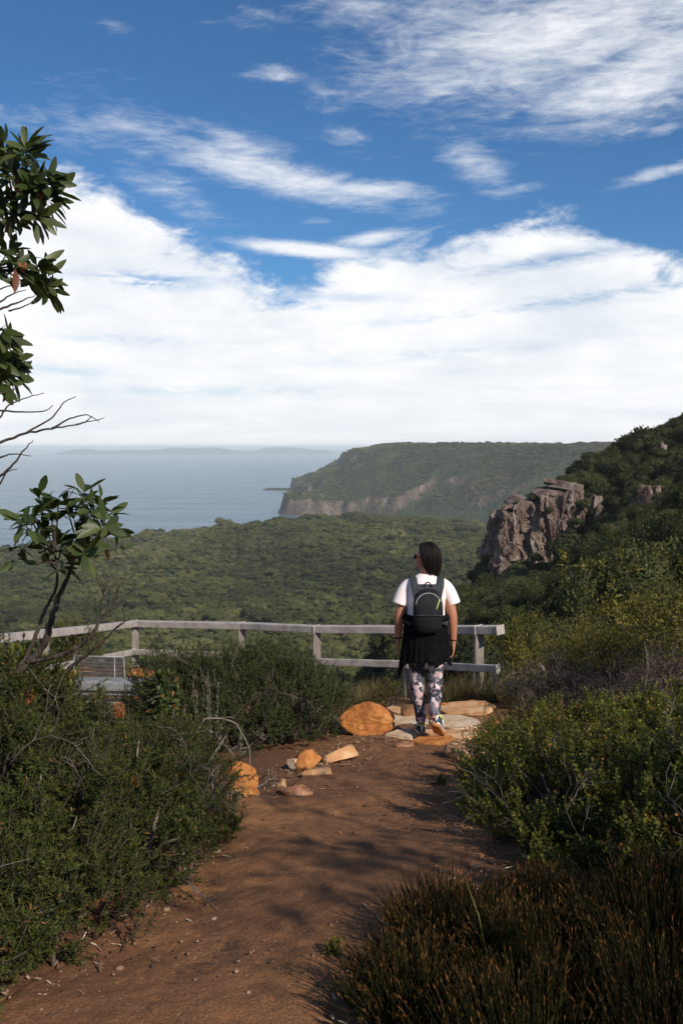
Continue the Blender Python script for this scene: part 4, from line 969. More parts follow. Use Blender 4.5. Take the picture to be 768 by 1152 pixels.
# ------------------------------------------------------------------ near plants
M['needle'] = mat_leaf('needle_leaf', [(0, (0.0170, 0.0252, 0.0050)), (.4, (0.0426, 0.0529, 0.0111)), (.8, (0.0795, 0.0882, 0.0192)), (.955, (0.1208, 0.1134, 0.0282)), (.97, (0.2415, 0.1134, 0.0403)), (1, (0.3410, 0.1890, 0.0806))], .6, .25, .15)
M['needle2'] = mat_leaf('soft_needle_leaf', [(0, (0.0207, 0.0320, 0.0094)), (.4, (0.0444, 0.0627, 0.0175)), (.85, (0.0769, 0.0973, 0.0293)), (1, (0.1256, 0.1334, 0.0445))], .6, .25, .15)
M['oval'] = mat_leaf('oval_leaf', [(0, (0.0361, 0.0428, 0.0067)), (.4, (0.0840, 0.0918, 0.0134)), (.75, (0.1562, 0.1498, 0.0224)), (.93, (0.2503, 0.2140, 0.0392)), (.96, (0.3804, 0.1529, 0.0448)), (1, (0.5205, 0.1834, 0.0672))], .55, .28, .2)
M['broad'] = mat_leaf('broad_leaf', [(0, (0.0240, 0.0378, 0.0108)), (.4, (0.0456, 0.0672, 0.0180)), (.75, (0.0792, 0.0998, 0.0288)), (.88, (0.1200, 0.1260, 0.0405)), (.9, (0.1200, 0.0441, 0.0180)), (1, (0.3120, 0.1365, 0.0585))], .45, .3, .35)
M['yellowleaf'] = mat_leaf('yellow_green_leaf', [(0, (.05, .07, .015)), (.6, (.11, .13, .025)), (1, (.2, .19, .04))], .5, .3, .2)
M['silver'] = mat_leaf('silver_leaf', [(0, (.07, .085, .05)), (.6, (.13, .15, .09)), (1, (.22, .235, .16))], .7, .2, .1)
M['tuft'] = mat_leaf('tufted_leaf', [(0, (0.0363, 0.0396, 0.0084)), (.4, (0.0847, 0.0825, 0.0168)), (.75, (0.1513, 0.1320, 0.0281)), (.92, (0.2299, 0.1815, 0.0467)), (1, (0.2420, 0.1210, 0.0421))], .6, .25, .12)
M['straw'] = mat_leaf('straw_grass', [(0, (.06, .045, .022)), (.5, (.15, .115, .055)), (.85, (.25, .2, .10)), (1, (.09, .10, .035))], .8, .25, .1, tint=(1.2, 1.1, .8))
M['heath'] = mat_leaf('heath_stem', [(0, (.010, .012, .004)), (.4, (.024, .024, .008)), (.65, (.068, .038, .013)), (1, (.2, .086, .026))], .75, .2, .1, tint=(1.2, 1.0, .7))
M['twig'] = mat_leaf('grey_twig', [(0, (.03, .022, .018)), (.6, (.075, .06, .05)), (1, (.2, .17, .15))], .9, 0, .1)
M['bark'] = mat_noise('dark_bark', [(.3, (.018, .013, .011)), (.5, (.045, .033, .027)), (.75, (.12, .095, .08))], 14, 8, .9, .8, .02, stretch=(1, 1, .35))
M['cone'] = mat_leaf('flower_cone', [(0, (.16, .06, .02)), (.5, (.36, .14, .04)), (1, (.5, .27, .10))], .7, .2, .2)

def blob_pts(blobs, n, inner=.25, lump=.22, seed=0, up=.5):
    """points and outward directions near the surface of a union of lumpy ellipsoids standing on the ground"""
    B = np.array([(x, y, Z1(x, y) + dz, rx, ry, rz) for x, y, dz, rx, ry, rz in blobs]); C_, R_ = B[:, :3], B[:, 3:]
    w = (R_[:, 0] * R_[:, 1] + R_[:, 0] * R_[:, 2] + R_[:, 1] * R_[:, 2]); k = RNG.choice(len(B), n * 4, p=w / w.sum())
    d = rdir(n * 4); d[:, 2] = np.where(d[:, 2] < -.25, -d[:, 2], d[:, 2])
    lm = 1 + lump * fbm(d * 2.3 + k[:, None] * 7.7 + seed, 3, seed) + lump * .5 * vnoise(d * 7 + k[:, None] * 3, seed)
    r = np.where(RNG.random(n * 4) < inner, RNG.uniform(.35, .85, n * 4), RNG.uniform(.88, 1.04, n * 4)) * lm
    P = C_[k] + d * r[:, None] * R_[k]
    ok = P[:, 2] > Z(P[:, 0], P[:, 1]) + .03
    for j in range(len(B)):
        q = np.linalg.norm((P - C_[j]) / R_[j], axis=1); ok &= ~((q < .72) & (k != j) & (RNG.random(len(P)) > .12))
    i = np.flatnonzero(ok)[:n]; P, k, d = P[i], k[i], d[i]
    nn_ = norm(d / R_[k]); D = norm(nn_ * .75 + np.array([0, 0, up]) + RNG.normal(0, .33, (len(P), 3)))
    return P, D, C_[k]

def along(P, D, m, L, spread=0):
    """m stations along each shoot (tip P, direction D, length L), with slight curve"""
    n = len(P); s = np.tile(np.linspace(0, 1, m), n) + RNG.uniform(-.5, .5, n * m) / m; s = np.clip(s, 0, 1)
    i = np.repeat(np.arange(n), m); L = np.broadcast_to(L, (n,))
    return P[i] - D[i] * ((1 - s) * L[i])[:, None], D[i], s, i

def radial(D, s, a_base, a_tip):
    """leaf directions fanning out from shoot axes; angle shrinks towards the tip"""
    n = len(D); rnd = RNG.normal(size=(n, 3)); o = norm(rnd - D * (rnd * D).sum(1, keepdims=True))
    ang = np.radians(a_base + (a_tip - a_base) * s + RNG.normal(0, 9, n))
    return norm(D * np.cos(ang)[:, None] + o * np.sin(ang)[:, None])

def stems_to(base_pts, tips, r0, r1, frac, seed=0, nseg=5):
    mb = MB(); sel = RNG.random(len(tips)) < frac
    for b0, tp in zip(base_pts[sel], tips[sel]):
        mid = b0 * .45 + tp * .55 + np.array([0, 0, -.06]) + RNG.normal(0, .05, 3)
        s = np.linspace(0, 1, nseg + 1)[:, None]; P = (1 - s) ** 2 * b0 + 2 * s * (1 - s) * mid + s * s * tp; P[1:-1] += RNG.normal(0, .012, (nseg - 1, 3))
        mb.add(*tube(P, np.linspace(r0 * random.uniform(.6, 1.2), r1, nseg + 1), 5), a=random.random())
    return mb

def bush(name, label, cat, blobs, n, m, L, leafL, leafW, kind, mat, group=None, ang=(70, 25), stem=(.014, .003, .05), twig_r=.0016, inner=.25, lump=.22, up=.5, seed=0, curl=0, bare=0, spray=1):
    bx_ = np.mean([b_[0] for b_ in blobs]); by_ = np.mean([b_[1] for b_ in blobs]); org = np.array([bx_, by_, Z1(bx_, by_)])
    root = empty(name, tuple(org), label, cat, group)
    P, D, C_ = blob_pts(blobs, max(n // spray, 1), inner, lump, seed, up)
    if spray > 1:      # shoots gathered in sprays, with gaps between them
        k_ = np.repeat(np.arange(len(P)), spray); R0 = P[k_] - D[k_] * L * 2.6; P = P[k_] + RNG.normal(0, L * .42, (len(k_), 3)) + D[k_] * RNG.normal(0, L * .35, len(k_))[:, None]
        D = norm(norm(P - R0) + RNG.normal(0, .22, P.shape)); C_ = C_[k_]
        g_ok = P[:, 2] > Z(P[:, 0], P[:, 1]) + .02; P, D, C_ = P[g_ok], D[g_ok], C_[g_ok]
    LL = L * RNG.uniform(.7, 1.3, len(P))
    Q0, DD, s, i = along(P, D, m, LL); ld = radial(DD, s, *ang); sr = RNG.random(len(P))
    rn = np.clip(.45 * RNG.random(len(s)) + .4 * sr[i] + .3 * s ** 2 - .06, 0, 1); rn = np.where(RNG.random(len(s)) < .011, .98, rn * .95)
    mb = MB(); V, Q, T, a = leaves(Q0, ld, norm(DD + RNG.normal(0, .35, DD.shape)), leafL * RNG.uniform(.7, 1.25, len(s)) * (1 - .35 * s), leafW * RNG.uniform(.8, 1.2, len(s)), kind, rn, curl)
    mb.add(V - org, Q, T, a); mb.build('foliage', mat, root)
    base = np.stack([C_[:, 0] + RNG.normal(0, .05, len(P)), C_[:, 1] + RNG.normal(0, .05, len(P)), 0 * P[:, 0]], -1); base[:, 2] = Z(base[:, 0], base[:, 1]) - .03
    mb = stems_to(base, P - D * LL[:, None] * .9, stem[0], stem[1], stem[2])
    V, Q, T = twigs(P - D * (LL * 1.25)[:, None], P, np.full(len(P), twig_r * 1.5), np.full(len(P), twig_r * .6)); mb.add(V, Q, T, np.repeat(RNG.random(len(P)) * .6, 6))
    if bare:   # dead bare sprays poking out of the foliage
        k = RNG.choice(len(P), bare, replace=False)
        for j in k:
            p0 = P[j] - D[j] * .12; d0 = norm(D[j] + RNG.normal(0, .5, 3)); 
            sg, _ = branch(p0, d0, RNG.uniform(.10, .22), .0035, 2, .5)
            V, Q, T = twigs(*sg); mb.add(V, Q, T, np.repeat(RNG.uniform(.6, 1, len(sg[0])), 6))
    for q in mb.V: q -= org
    mb.build('stems', M['twig'], root)
    return root

def branch(p, d, L, r, depth, wob=.35, kids=(2, 3), upb=.12, minr=.0012):
    """recursive twiggy branch -> arrays (P0, P1, r0, r1) and list of tips"""
    P0, P1, R0, R1, tips = [], [], [], [], []
    def go(p, d, L, r, k):
        n = 3 if k else 3
        for i in range(n):
            d = norm(d + RNG.normal(0, wob * .45, 3) + [0, 0, upb * .3]); q = p + d * L / n; r2 = max(r * (.84 if i < n - 1 else .72), minr)
            P0.append(p); P1.append(q); R0.append(r); R1.append(r2)
            p, r = q, r2
            if k and i < n - 1 and RNG.random() < .45: go(p, norm(d + RNG.normal(0, .75, 3)), L * .6, r * .65, k - 1)
        if k:
            for _ in range(RNG.integers(kids[0], kids[1] + 1)): go(p, norm(d + RNG.normal(0, wob * 1.35, 3) + [0, 0, upb]), L * RNG.uniform(.6, .9), r * .8, k - 1)
        else: tips.append((p, d))
    go(np.asarray(p, float), np.asarray(d, float), L, r, depth)
    return (np.array(P0), np.array(P1), np.array(R0), np.array(R1)), tips

def tufted(name, label, x, y, h, spread, mat, group=None, nst=9, depth=3, lf=(.034, .013), per=34, kind='small', bare=.12, cat='shrub', twc=(.1, .9), clump=1.0):
    org = np.array([x, y, Z1(x, y) - .03]); root = empty(name, tuple(org), label, cat, group); mb = MB(); tips = []
    for i in range(nst):
        a_ = RNG.uniform(0, 6.28); e = RNG.uniform(.15, 1) * spread
        d = norm(np.array([math.cos(a_) * e, math.sin(a_) * e, h]))
        sg, tp = branch(RNG.normal(0, .04, 3) * [1, 1, 0], d, h * .42 * RNG.uniform(.8, 1.15), .011, depth, .5, (2, 3), .22)
        V, Q, T = twigs(*sg); mb.add(V, Q, T, np.repeat(RNG.uniform(twc[0], twc[1], len(sg[0])), 6)); tips += tp
    mb.build('stems', M['twig'], root)
    tp = np.array([t_[0] for t_ in tips]); td = np.array([t_[1] for t_ in tips])
    lowcut = tp[:, 2] > h * (.5 + .18 * RNG.random(len(tp))); k = lowcut & (RNG.random(len(tp)) > bare); tp, td = tp[k], norm(td[k] + [0, 0, .35])
    n = len(tp); i = np.repeat(np.arange(n), per); s = RNG.random(n * per)
    ld = radial(td[i], s, 85, 25); P = tp[i] - td[i] * ((1 - s) * .09 * clump)[:, None] + RNG.normal(0, .018 * clump, (n * per, 3))
    pr_ = RNG.random(n); rn = np.clip(.5 * pr_[i] + .5 * RNG.random(n * per), 0, 1)
    V, Q, T, a = leaves(P, ld, norm(td[i] + RNG.normal(0, .4, (n * per, 3))), lf[0] * RNG.uniform(.7, 1.3, n * per), lf[1] * RNG.uniform(.8, 1.2, n * per), kind, rn)
    MB().add(V, Q, T, a).build('foliage', mat, root)
    return root

def tussock(label, x, y, r, h, n, mat, name='grass_tussock', group=None, lean=.6, w=.0035, cat='grass'):
    g = np.array([x, y, Z1(x, y) - .02]); V_ = []; a_ = RNG.uniform(0, 6.283, n); q = np.sqrt(RNG.random(n)) * r
    b0 = np.stack([np.cos(a_) * q * .6, np.sin(a_) * q * .6, 0 * q], -1); out = np.stack([np.cos(a_ + RNG.normal(0, .5, n)), np.sin(a_ + RNG.normal(0, .5, n)), 0 * q], -1)
    H = h * RNG.uniform(.5, 1.1, n); ln = lean * RNG.uniform(.1, 1.0, n) * H; sd_ = norm(np.cross(out, [0, 0, 1.])); V = []
    for s in (0, .35, .7, 1.0):
        c = b0 + out * (ln * s ** 1.8)[:, None] + np.array([0, 0, 1.]) * (H * (s - .18 * s ** 3 * lean))[:, None]
        V += [c - sd_ * w * (1.02 - s) / 2, c + sd_ * w * (1.02 - s) / 2]
    V = np.stack(V, 1); b = (np.arange(n) * 8)[:, None, None]; Q = (np.array([[0, 1, 3, 2], [2, 3, 5, 4], [4, 5, 7, 6]])[None] + b).reshape(-1, 4)
    o = MB().add(V.reshape(-1, 3), Q, None, np.repeat(RNG.random(n), 8)).build(name, mat, loc=tuple(g))
    return tag(o, label, cat, group)

# the big dark bush on the left of the path, with orange flower cones
lb = [(-1.32, 3.25, .30, .5, .6, .46), (-1.12, 4.05, .22, .5, .6, .36), (-1.55, 4.45, .2, .6, .65, .34), (-.85, 3.6, .12, .3, .5, .28), (-1.02, 2.95, .10, .34, .5, .28), (-.74, 4.3, .12, .24, .4, .26), (-1.3, 2.5, .15, .4, .4, .34), (-1.95, 3.9, .46, .8, .9, .52), (-1.62, 3.55, .40, .4, .5, .44), (-.98, 4.65, .16, .42, .5, .32), (-2.35, 5.2, .26, .8, .8, .36), (-1.5, 5.3, .12, .5, .45, .24), (-1.25, 2.75, .16, .4, .4, .34), (-2.0, 2.9, .3, .6, .7, .5)]
left_bush = bush('banksia_bush', 'large dark needle-leaved bush with orange flower cones on the left of the path', 'bush', lb, 12500, 28, .08, .026, .0040, 'needle', M['needle'], up=.3, ang=(90, 45), stem=(.016, .004, .03), bare=60, lump=.36, seed=3, spray=9)
lo_ = np.array(left_bush.location)
for (u, v, Y, s_) in ((30, 792, 4.0, 1.0), (134, 800, 4.3, .8), (92, 1012, 3.1, .45), (152, 880, 3.9, .5), (110, 903, 3.75, .5)):
    c = at(u, v, Y) - lo_; n = 420; th = RNG.uniform(0, 6.28, n); zz_ = RNG.uniform(-1, 1, n); r_ = .022 * np.sqrt(1 - .6 * zz_ ** 2) * s_
    Pc = c + np.stack([np.cos(th) * r_, np.sin(th) * r_, zz_ * .045 * s_], -1); Dc = norm(np.stack([np.cos(th), np.sin(th), .5 + 0 * th], -1))
    mb = MB(); V, Q, T, a = leaves(Pc, Dc, norm(RNG.normal(size=(n, 3))), .013 * s_ + .004, .0035, 'needle'); mb.add(V, Q, T, a); v, f = ico(2); mb.add(c + v * [.02 * s_, .02 * s_, .045 * s_], None, f, .2)
    mb.build('flower_cone', M['cone'], left_bush)

mid = [(-.52, 7.25, .30, .5, .5, .46), (-.95, 7.15, .33, .5, .5, .48), (-1.3, 6.95, .28, .45, .5, .46), (-.22, 7.65, .22, .32, .4, .40), (-.75, 7.85, .38, .65, .5, .50), (-.85, 6.75, .14, .45, .35, .32)]
bush('needle_bush', 'soft dense green needle bush between the bench and the big orange boulder', 'bush', mid, 5600, 26, .085, .024, .0042, 'needle', M['needle2'], up=.3, ang=(75, 35), stem=(.012, .003, .03), bare=20, lump=.36, seed=5, spray=9)
bush('leafy_shrub', 'broad-leaved dark green shrub beside the bench\'s right end', 'shrub', [(-1.36, 6.7, .32, .2, .22, .30)], 60, 11, .14, .085, .026, 'broad', M['broad'], ang=(75, 35), stem=(.01, .004, .3), lump=.2, seed=6, curl=.15)
bush('leafy_shrub', 'medium-leaved green shrub spreading over the top of the banksia bush below the tree', 'shrub', [(-1.68, 4.15, .66, .40, .35, .28), (-2.1, 4.3, .7, .4, .4, .3)], 190, 13, .15, .06, .016, 'broad', M['oval'], ang=(70, 30), stem=(.01, .004, .2), lump=.25, seed=7)
bush('leafy_shrub', 'yellow-green leafy shrub at the picture\'s left edge under the leaning trunk', 'shrub', [(-1.72, 4.75, .72, .16, .25, .24), (-1.98, 4.7, .7, .3, .25, .26)], 80, 12, .13, .055, .02, 'broad', M['yellowleaf'], ang=(70, 30), stem=(.01, .004, .3), seed=8)

def spikes(label, x, y, n, h, r, group='silver-leaved shrubs'):
    g = np.array([x, y, Z1(x, y)]); root = empty('silver_shrub', tuple(g), label, 'shrub', group); mbs, mbl = MB(), MB()
    for i in range(n):
        a_ = RNG.uniform(0, 6.28); q = r * math.sqrt(RNG.random()); H = h * RNG.uniform(.6, 1.05)
        b0 = np.array([math.cos(a_) * q * .4, math.sin(a_) * q * .4, 0]); tp = np.array([math.cos(a_) * q, math.sin(a_) * q, H]); mid_ = (b0 + tp) / 2 + RNG.normal(0, .02, 3)
        P = np.array([b0, mid_, tp]); mbs.add(*tube(P, [.004, .003, .0015], 5))
        k = int(75 * H / .5); s = RNG.uniform(.3, 1, k); c = b0 + (tp - b0) * s[:, None]; D = np.repeat(norm(tp - b0)[None], k, 0)
        ld = radial(D, (s - .3) / .7, 70, 25); V, Q, T, a = leaves(c, ld, norm(D + RNG.normal(0, .3, (k, 3))), .036 * (1.15 - .6 * s), .010, 'small'); mbl.add(V, Q, T, a)
    mbs.build('stems', M['twig'], root); mbl.build('foliage', M['silver'], root)
spikes('silvery upright shrub left of the middle bush, nearest the banksia bush', -.95, 6.35, 9, .62, .16)
spikes('silvery upright shrub with tall spires rising from the right half of the middle bush', -.22, 7.3, 13, .66, .2)
spikes('tiny silvery sprig beside the upright orange rock by the path', -.7, 6.1, 2, .32, .03)
spikes('silvery shrub with long spires at the back of the middle bush', -1.05, 7.5, 8, .8, .2)

# dry grass round the lookout
TG = [(300, 772, 9.2, .3, .50, 420, 'tall dry tussock with arching stems behind the left of the middle bush'), (345, 772, 9.2, .28, .46, 420, 'tall straw tussock behind the middle bush, under the fence post'), (385, 770, 9.4, .25, .4, 350, 'straw tussock behind the right end of the middle bush'),
      (405, 778, 9.8, .22, .3, 260, 'low straw tussock just behind the big orange boulder'), (423, 760, 10.2, .22, .3, 260, 'straw tussock by the fence left of the hiker'),
      (505, 788, 9.4, .22, .34, 330, 'grey-brown tussock right behind the hiker\'s legs'), (530, 785, 9.4, .24, .4, 360, 'grey-brown tussock at the foot of the last fence post'), (555, 790, 9.2, .24, .36, 330, 'brown tussock between the last fence post and the grey boulder'),
      (580, 795, 8.6, .22, .3, 300, 'brown tussock at the far right corner of the paving'), (475, 778, 9.9, .22, .32, 260, 'brown tussock seen between the hiker\'s legs'),
      (190, 752, 11.5, .3, .42, 300, 'pale green tussock by the corner fence post'), (218, 745, 11.6, .3, .45, 300, 'pale straw tussock right of the corner fence post'), (255, 748, 11.2, .3, .4, 300, 'straw tussock in front of the second fence post'),
      (610, 800, 8.0, .22, .28, 260, 'thin grassy tuft behind the small-leaved bush')]
for (u, v, Y, r, h, n, lab) in TG:
    x_ = (u - 384) / 1000 * Y; tussock(lab, x_, Y, r, h, n, M['straw'], group='dry grass tussocks at the lookout', lean=.75, w=.006)
bush('low_shrub', 'small round olive shrub beside the paving, left of the hiker\'s legs', 'shrub', [(.50, 9.35, .12, .2, .2, .2)], 160, 14, .08, .022, .007, 'small', M['tuft'], stem=(.006, .002, .2), seed=9)
bush('low_shrub', 'rounded olive mound of shrub outside the left wing of the fence', 'shrub', [(-3.55, 11.7, .35, .4, .4, .45)], 300, 14, .1, .035, .012, 'small', M['tuft'], stem=(.008, .003, .15), seed=10)
bush('low_shrub', 'yellowish shrub behind the corner post of the fence', 'shrub', [(-3.1, 14.2, .55, .35, .35, .5)], 220, 12, .1, .04, .013, 'small', M['yellowleaf'], stem=(.008, .003, .15), seed=11)

# small-leaved bush on the right of the path
rb = [(1.2, 4.15, .18, .48, .6, .30), (1.38, 5.0, .18, .48, .6, .27), (1.9, 4.45, .20, .65, .8, .32), (2.25, 5.3, .2, .7, .6, .3), (1.42, 3.55, .16, .5, .45, .29), (2.0, 3.5, .18, .6, .6, .33), (1.42, 5.9, .10, .42, .6, .19), (1.38, 6.6, .05, .32, .5, .14), (2.0, 6.2, .12, .7, .6, .22), (1.15, 3.25, .10, .35, .35, .24), (1.75, 3.0, .12, .5, .4, .28), (.92, 4.5, .06, .3, .6, .24), (1.08, 5.3, .06, .3, .5, .22), (.9, 3.75, .06, .3, .4, .2), (1.75, 4.0, .2, .5, .5, .3), (1.6, 3.2, .12, .45, .4, .27), (2.3, 4.3, .2, .6, .6, .32)]
bush('small_leaved_bush', 'spreading bush of small rounded leaves on the right of the path', 'bush', rb, 9800, 17, .09, .021, .0135, 'small', M['oval'], ang=(85, 45), stem=(.010, .003, .03), bare=45, twig_r=.001, lump=.5, inner=.2, up=.6, seed=13, spray=20)

# brown-tipped heath clumps in the bottom right corner
HC_ = [(.36, 2.72, .2, .21, 'brown-tipped heath clump nearest the path, at the tip of the heath patch'), (.22, 2.34, .19, .20, 'low dark heath clump at the path\'s edge by the bottom of the frame'), (.62, 2.45, .24, .24, 'brown-tipped heath clump in the middle of the patch'), (.98, 2.55, .26, .32, 'tall rust-tipped heath clump below the small-leaved bush'),
       (.46, 2.05, .22, .26, 'dark heath clump at the bottom of the frame, centre of the patch'), (.84, 2.05, .25, .28, 'dark heath clump in the bottom right corner'), (1.28, 2.75, .25, .28, 'rusty heath clump at the right edge of the frame'), (.68, 2.85, .2, .18, 'small heath clump tucked against the small-leaved bush')]
for (x_, y_, r_, h_, lab) in HC_:
    n = 900; root = empty('heath_clump', (x_, y_, Z1(x_, y_)), lab, 'heath', 'brown-tipped heath clumps')
    a_ = RNG.uniform(0, 6.28, n); q = np.sqrt(RNG.random(n)) * r_; H = h_ * RNG.uniform(.62, 1.04, n) * (1 - .3 * (q / r_) ** 2) * (1 + .3 * vnoise(np.stack([np.cos(a_) * q * 14, np.sin(a_) * q * 14, 0 * q], -1), int(x_ * 50) + 7))
    b0 = np.stack([np.cos(a_) * q * .75, np.sin(a_) * q * .75, 0 * q - .02], -1); tp = np.stack([np.cos(a_) * q * 1.22 + RNG.normal(0, .03, n), np.sin(a_) * q * 1.22 + RNG.normal(0, .03, n), H], -1)
    V, Q, T = twigs(b0, tp, np.full(n, .0016), np.full(n, .0008)); sr = RNG.random(n)
    mb = MB().add(V, Q, T, np.repeat(sr * .5, 6)); mb.build('stems', M['heath'], root)
    Q0, DD, s, i = along(tp, norm(tp - b0), 16, H * .75); ld = radial(DD, s, 26, 10)
    rn = np.clip(.10 + 1.25 * np.clip(s - .35, 0, 1) * (.2 + sr[i]) + RNG.normal(0, .08, len(s)), 0, 1)
    V, Q, T, a = leaves(Q0, ld, norm(RNG.normal(size=DD.shape)), .016, .0026, 'needle', rn); MB().add(V, Q, T, a).build('foliage', M['heath'], root)

# twiggy tufted shrubs behind the bush, right of the fence
TS = [(588, 10.2, 1.05, .55, 'olive shrub with a brown top beside the fence end and the grey boulder'), (622, 10.8, .95, .7, 'yellow-tipped twiggy shrub behind the one at the fence end'), (662, 10.6, 1.0, .8, 'twiggy shrub with olive tufts in the middle of the thicket'), (640, 9.2, .78, .8, 'low twiggy shrub with grey dead branches at the front of the thicket'),
      (705, 11.2, 1.1, .8, 'sparse-topped shrub at the back of the thicket'), (690, 9.0, .85, .8, 'dense yellow-green topped shrub at the front middle of the thicket'), (745, 10.2, 1.15, .8, 'dark twiggy shrub at the back right of the thicket'), (745, 8.4, 1.0, .8, 'brownish shrub at the front right of the thicket'), (600, 8.9, .5, .6, 'knee-high dead grey shrub at the left front of the thicket'),
      (800, 9.0, 1.3, .8, 'shrub cut by the right edge of the frame')]
for i, (u, Y, h, sp_, lab) in enumerate(TS):
    tufted('tufted_shrub', lab, (u - 384) / 1000 * Y, Y, h, sp_, M['tuft'], 'twiggy shrubs of the thicket', 13, 2, bare=.8 if 'dead' in lab else .12, per=60, clump=1.8)
tufted('golden_shrub', 'taller shrub with golden leaf clusters at the right edge, above the thicket', 2.95, 7.6, 1.25, .55, M['yellowleaf'] if 0 else M['tuft'], None, 8, 3, lf=(.042, .018), per=26, clump=1.3)
# bare grey undergrowth in the thicket
for j, (u, Y) in enumerate([(620, 9.0), (655, 8.6), (690, 8.3), (725, 7.8), (760, 7.6), (590, 9.6), (635, 10.0), (675, 9.6), (720, 9.4), (765, 9.0), (610, 8.5), (700, 10.4)]):
    x_ = (u - 384) / 1000 * Y; org = (x_, Y, Z1(x_, Y)); mb = MB()
    for q in range(16):
        a_ = RNG.uniform(0, 6.28); sg, _ = branch(RNG.normal(0, .12, 3) * [1, 1, 0], norm(np.array([math.cos(a_), math.sin(a_), RNG.uniform(.35, 1.6)])), RNG.uniform(.16, .3), .006, 3, .7, (2, 3), .05)
        V, Q, T = twigs(*sg); mb.add(V, Q, T, np.repeat(RNG.uniform(.25, 1, len(sg[0])), 6))
    tag(mb.build('dead_shrub', M['twig'], loc=org), 'leafless grey dead shrub tangled low in the thicket behind the small-leaved bush', 'shrub', 'dead shrubs in the thicket')

# the broad-leaved tree leaning in from the left
TX, TY = -2.45, 4.25; tz = Z1(TX, TY); tree = empty('tree', (TX, TY, tz), 'broad-leaved tree leaning in from the left with dark trunk, leaf clusters and bare twigs', 'tree'); to = np.array([TX, TY, tz])
def pxp(lst, Y, jy=.0): return np.array([at(u, v, Y + dy) - to for u, v, dy in lst])
mbt = MB()
def limb_px(lst, r0, r1, Y=4.0, mb=None, sides=7):
    P = pxp(lst, Y); s0 = np.linspace(0, 1, len(P)); s = np.linspace(0, 1, len(P) * 4); Q = np.stack([np.interp(s, s0, P[:, k]) for k in range(3)], -1)
    for _ in range(2): Q[1:-1] = (Q[:-2] + 2 * Q[1:-1] + Q[2:]) / 4
    Q[1:-1] += RNG.normal(0, min(.005, r0 * .22), (len(Q) - 2, 3)); (mb or mbt).add(*tube(Q, np.linspace(r0, r1, len(Q)), sides)); return Q
b0 = to * 0 + np.array([0, 0, -.1])
mbt.add(*tube([b0, (0.02, .02, .5), (-.05, 0, 1.1), (.0, .0, 1.8), (-.05, .05, 2.6), (.05, 0, 3.3)], [.10, .085, .075, .065, .05, .03], 10))
q1 = limb_px([(-190, 800, .2), (-90, 790, .1), (-20, 772, 0), (15, 757, 0), (40, 742, 0), (54, 715, 0), (60, 690, 0), (66, 672, 0), (76, 650, 0), (84, 628, .0), (100, 600, .03)], .026, .006)
q2 = limb_px([(22, 752, 0), (36, 728, .04), (46, 702, .05), (52, 682, .05), (64, 662, .03), (66, 640, .02), (60, 610, -.02)], .011, .005)
q3 = limb_px([(30, 745, 0), (68, 738, -.05), (92, 726, -.08), (108, 710, -.1), (114, 696, -.1), (126, 682, -.08), (134, 662, -.08)], .012, .003)
q4 = limb_px([(78, 752, -.1), (96, 738, -.12), (118, 720, -.14), (130, 707, -.14), (140, 699, -.14)], .009, .003)
q5 = limb_px([(114, 696, -.1), (112, 680, -.1), (118, 666, -.1), (108, 655, -.12)], .005, .0015)
up1 = limb_px([(-190, 360, 0), (-110, 300, 0), (-40, 250, 0), (10, 225, 0), (40, 200, 0)], .03, .007)
up2 = limb_px([(-110, 300, 0), (-50, 310, -.1), (0, 305, -.1), (40, 300, -.1)], .014, .005)
up3 = limb_px([(-180, 470, 0), (-90, 430, .1), (-30, 410, .1), (10, 400, .1)], .018, .006)
mbb = MB()
def twig_px(lst, r0, r1, Y=3.8): return limb_px(lst, r0, r1, Y, mbb, 5)
bt = [[(-60, 520, 0), (0, 498, 0), (30, 487, 0), (58, 482, -.02), (85, 478, 0), (118, 470, 0)], [(30, 487, 0), (60, 470, .02), (72, 452, .02), (86, 446, .02)], [(58, 482, 0), (80, 470, .03), (98, 466, .02), (112, 474, .02)],
      [(0, 462, 0), (25, 464, 0), (52, 463, 0), (60, 456, 0)], [(0, 470, 0), (10, 455, .02), (30, 447, .02), (50, 442, 0)], [(-40, 560, 0), (0, 537, 0), (18, 520, 0), (28, 505, 0), (38, 495, 0)], [(0, 515, .03), (14, 510, .03), (35, 513, .02)],
      [(-40, 365, 0), (0, 348, 0), (22, 340, 0), (40, 332, 0)], [(0, 340, 0), (15, 330, 0), (30, 326, 0)], [(-20, 335, 0), (8, 322, 0), (26, 318, 0)], [(10, 350, 0), (28, 345, 0), (42, 336, 0)], [(86, 478, 0), (98, 474, 0), (104, 468, 0)], [(0, 545, 0), (8, 530, 0), (20, 528, .02)], [(-10, 445, 0), (12, 440, 0), (26, 432, 0)]]
for l_ in bt:
    mbb = MB(); twig_px(l_, .008 if l_[0][0] < -20 else .0045, .0016); mbb.build('bare_twig', M['bark'], tree)
mbb = MB()
for q in (q3, q4, q5):
    for _ in range(5):
        p = q[RNG.integers(len(q) // 3, len(q))]; sg, _t = branch(p, norm(np.array([.3, .1, .8]) + RNG.normal(0, .5, 3)), .07, .003, 1, .6); V, Q, T = twigs(*sg); mbt.add(V, Q, T)
mbl = MB(); mbs = mbt
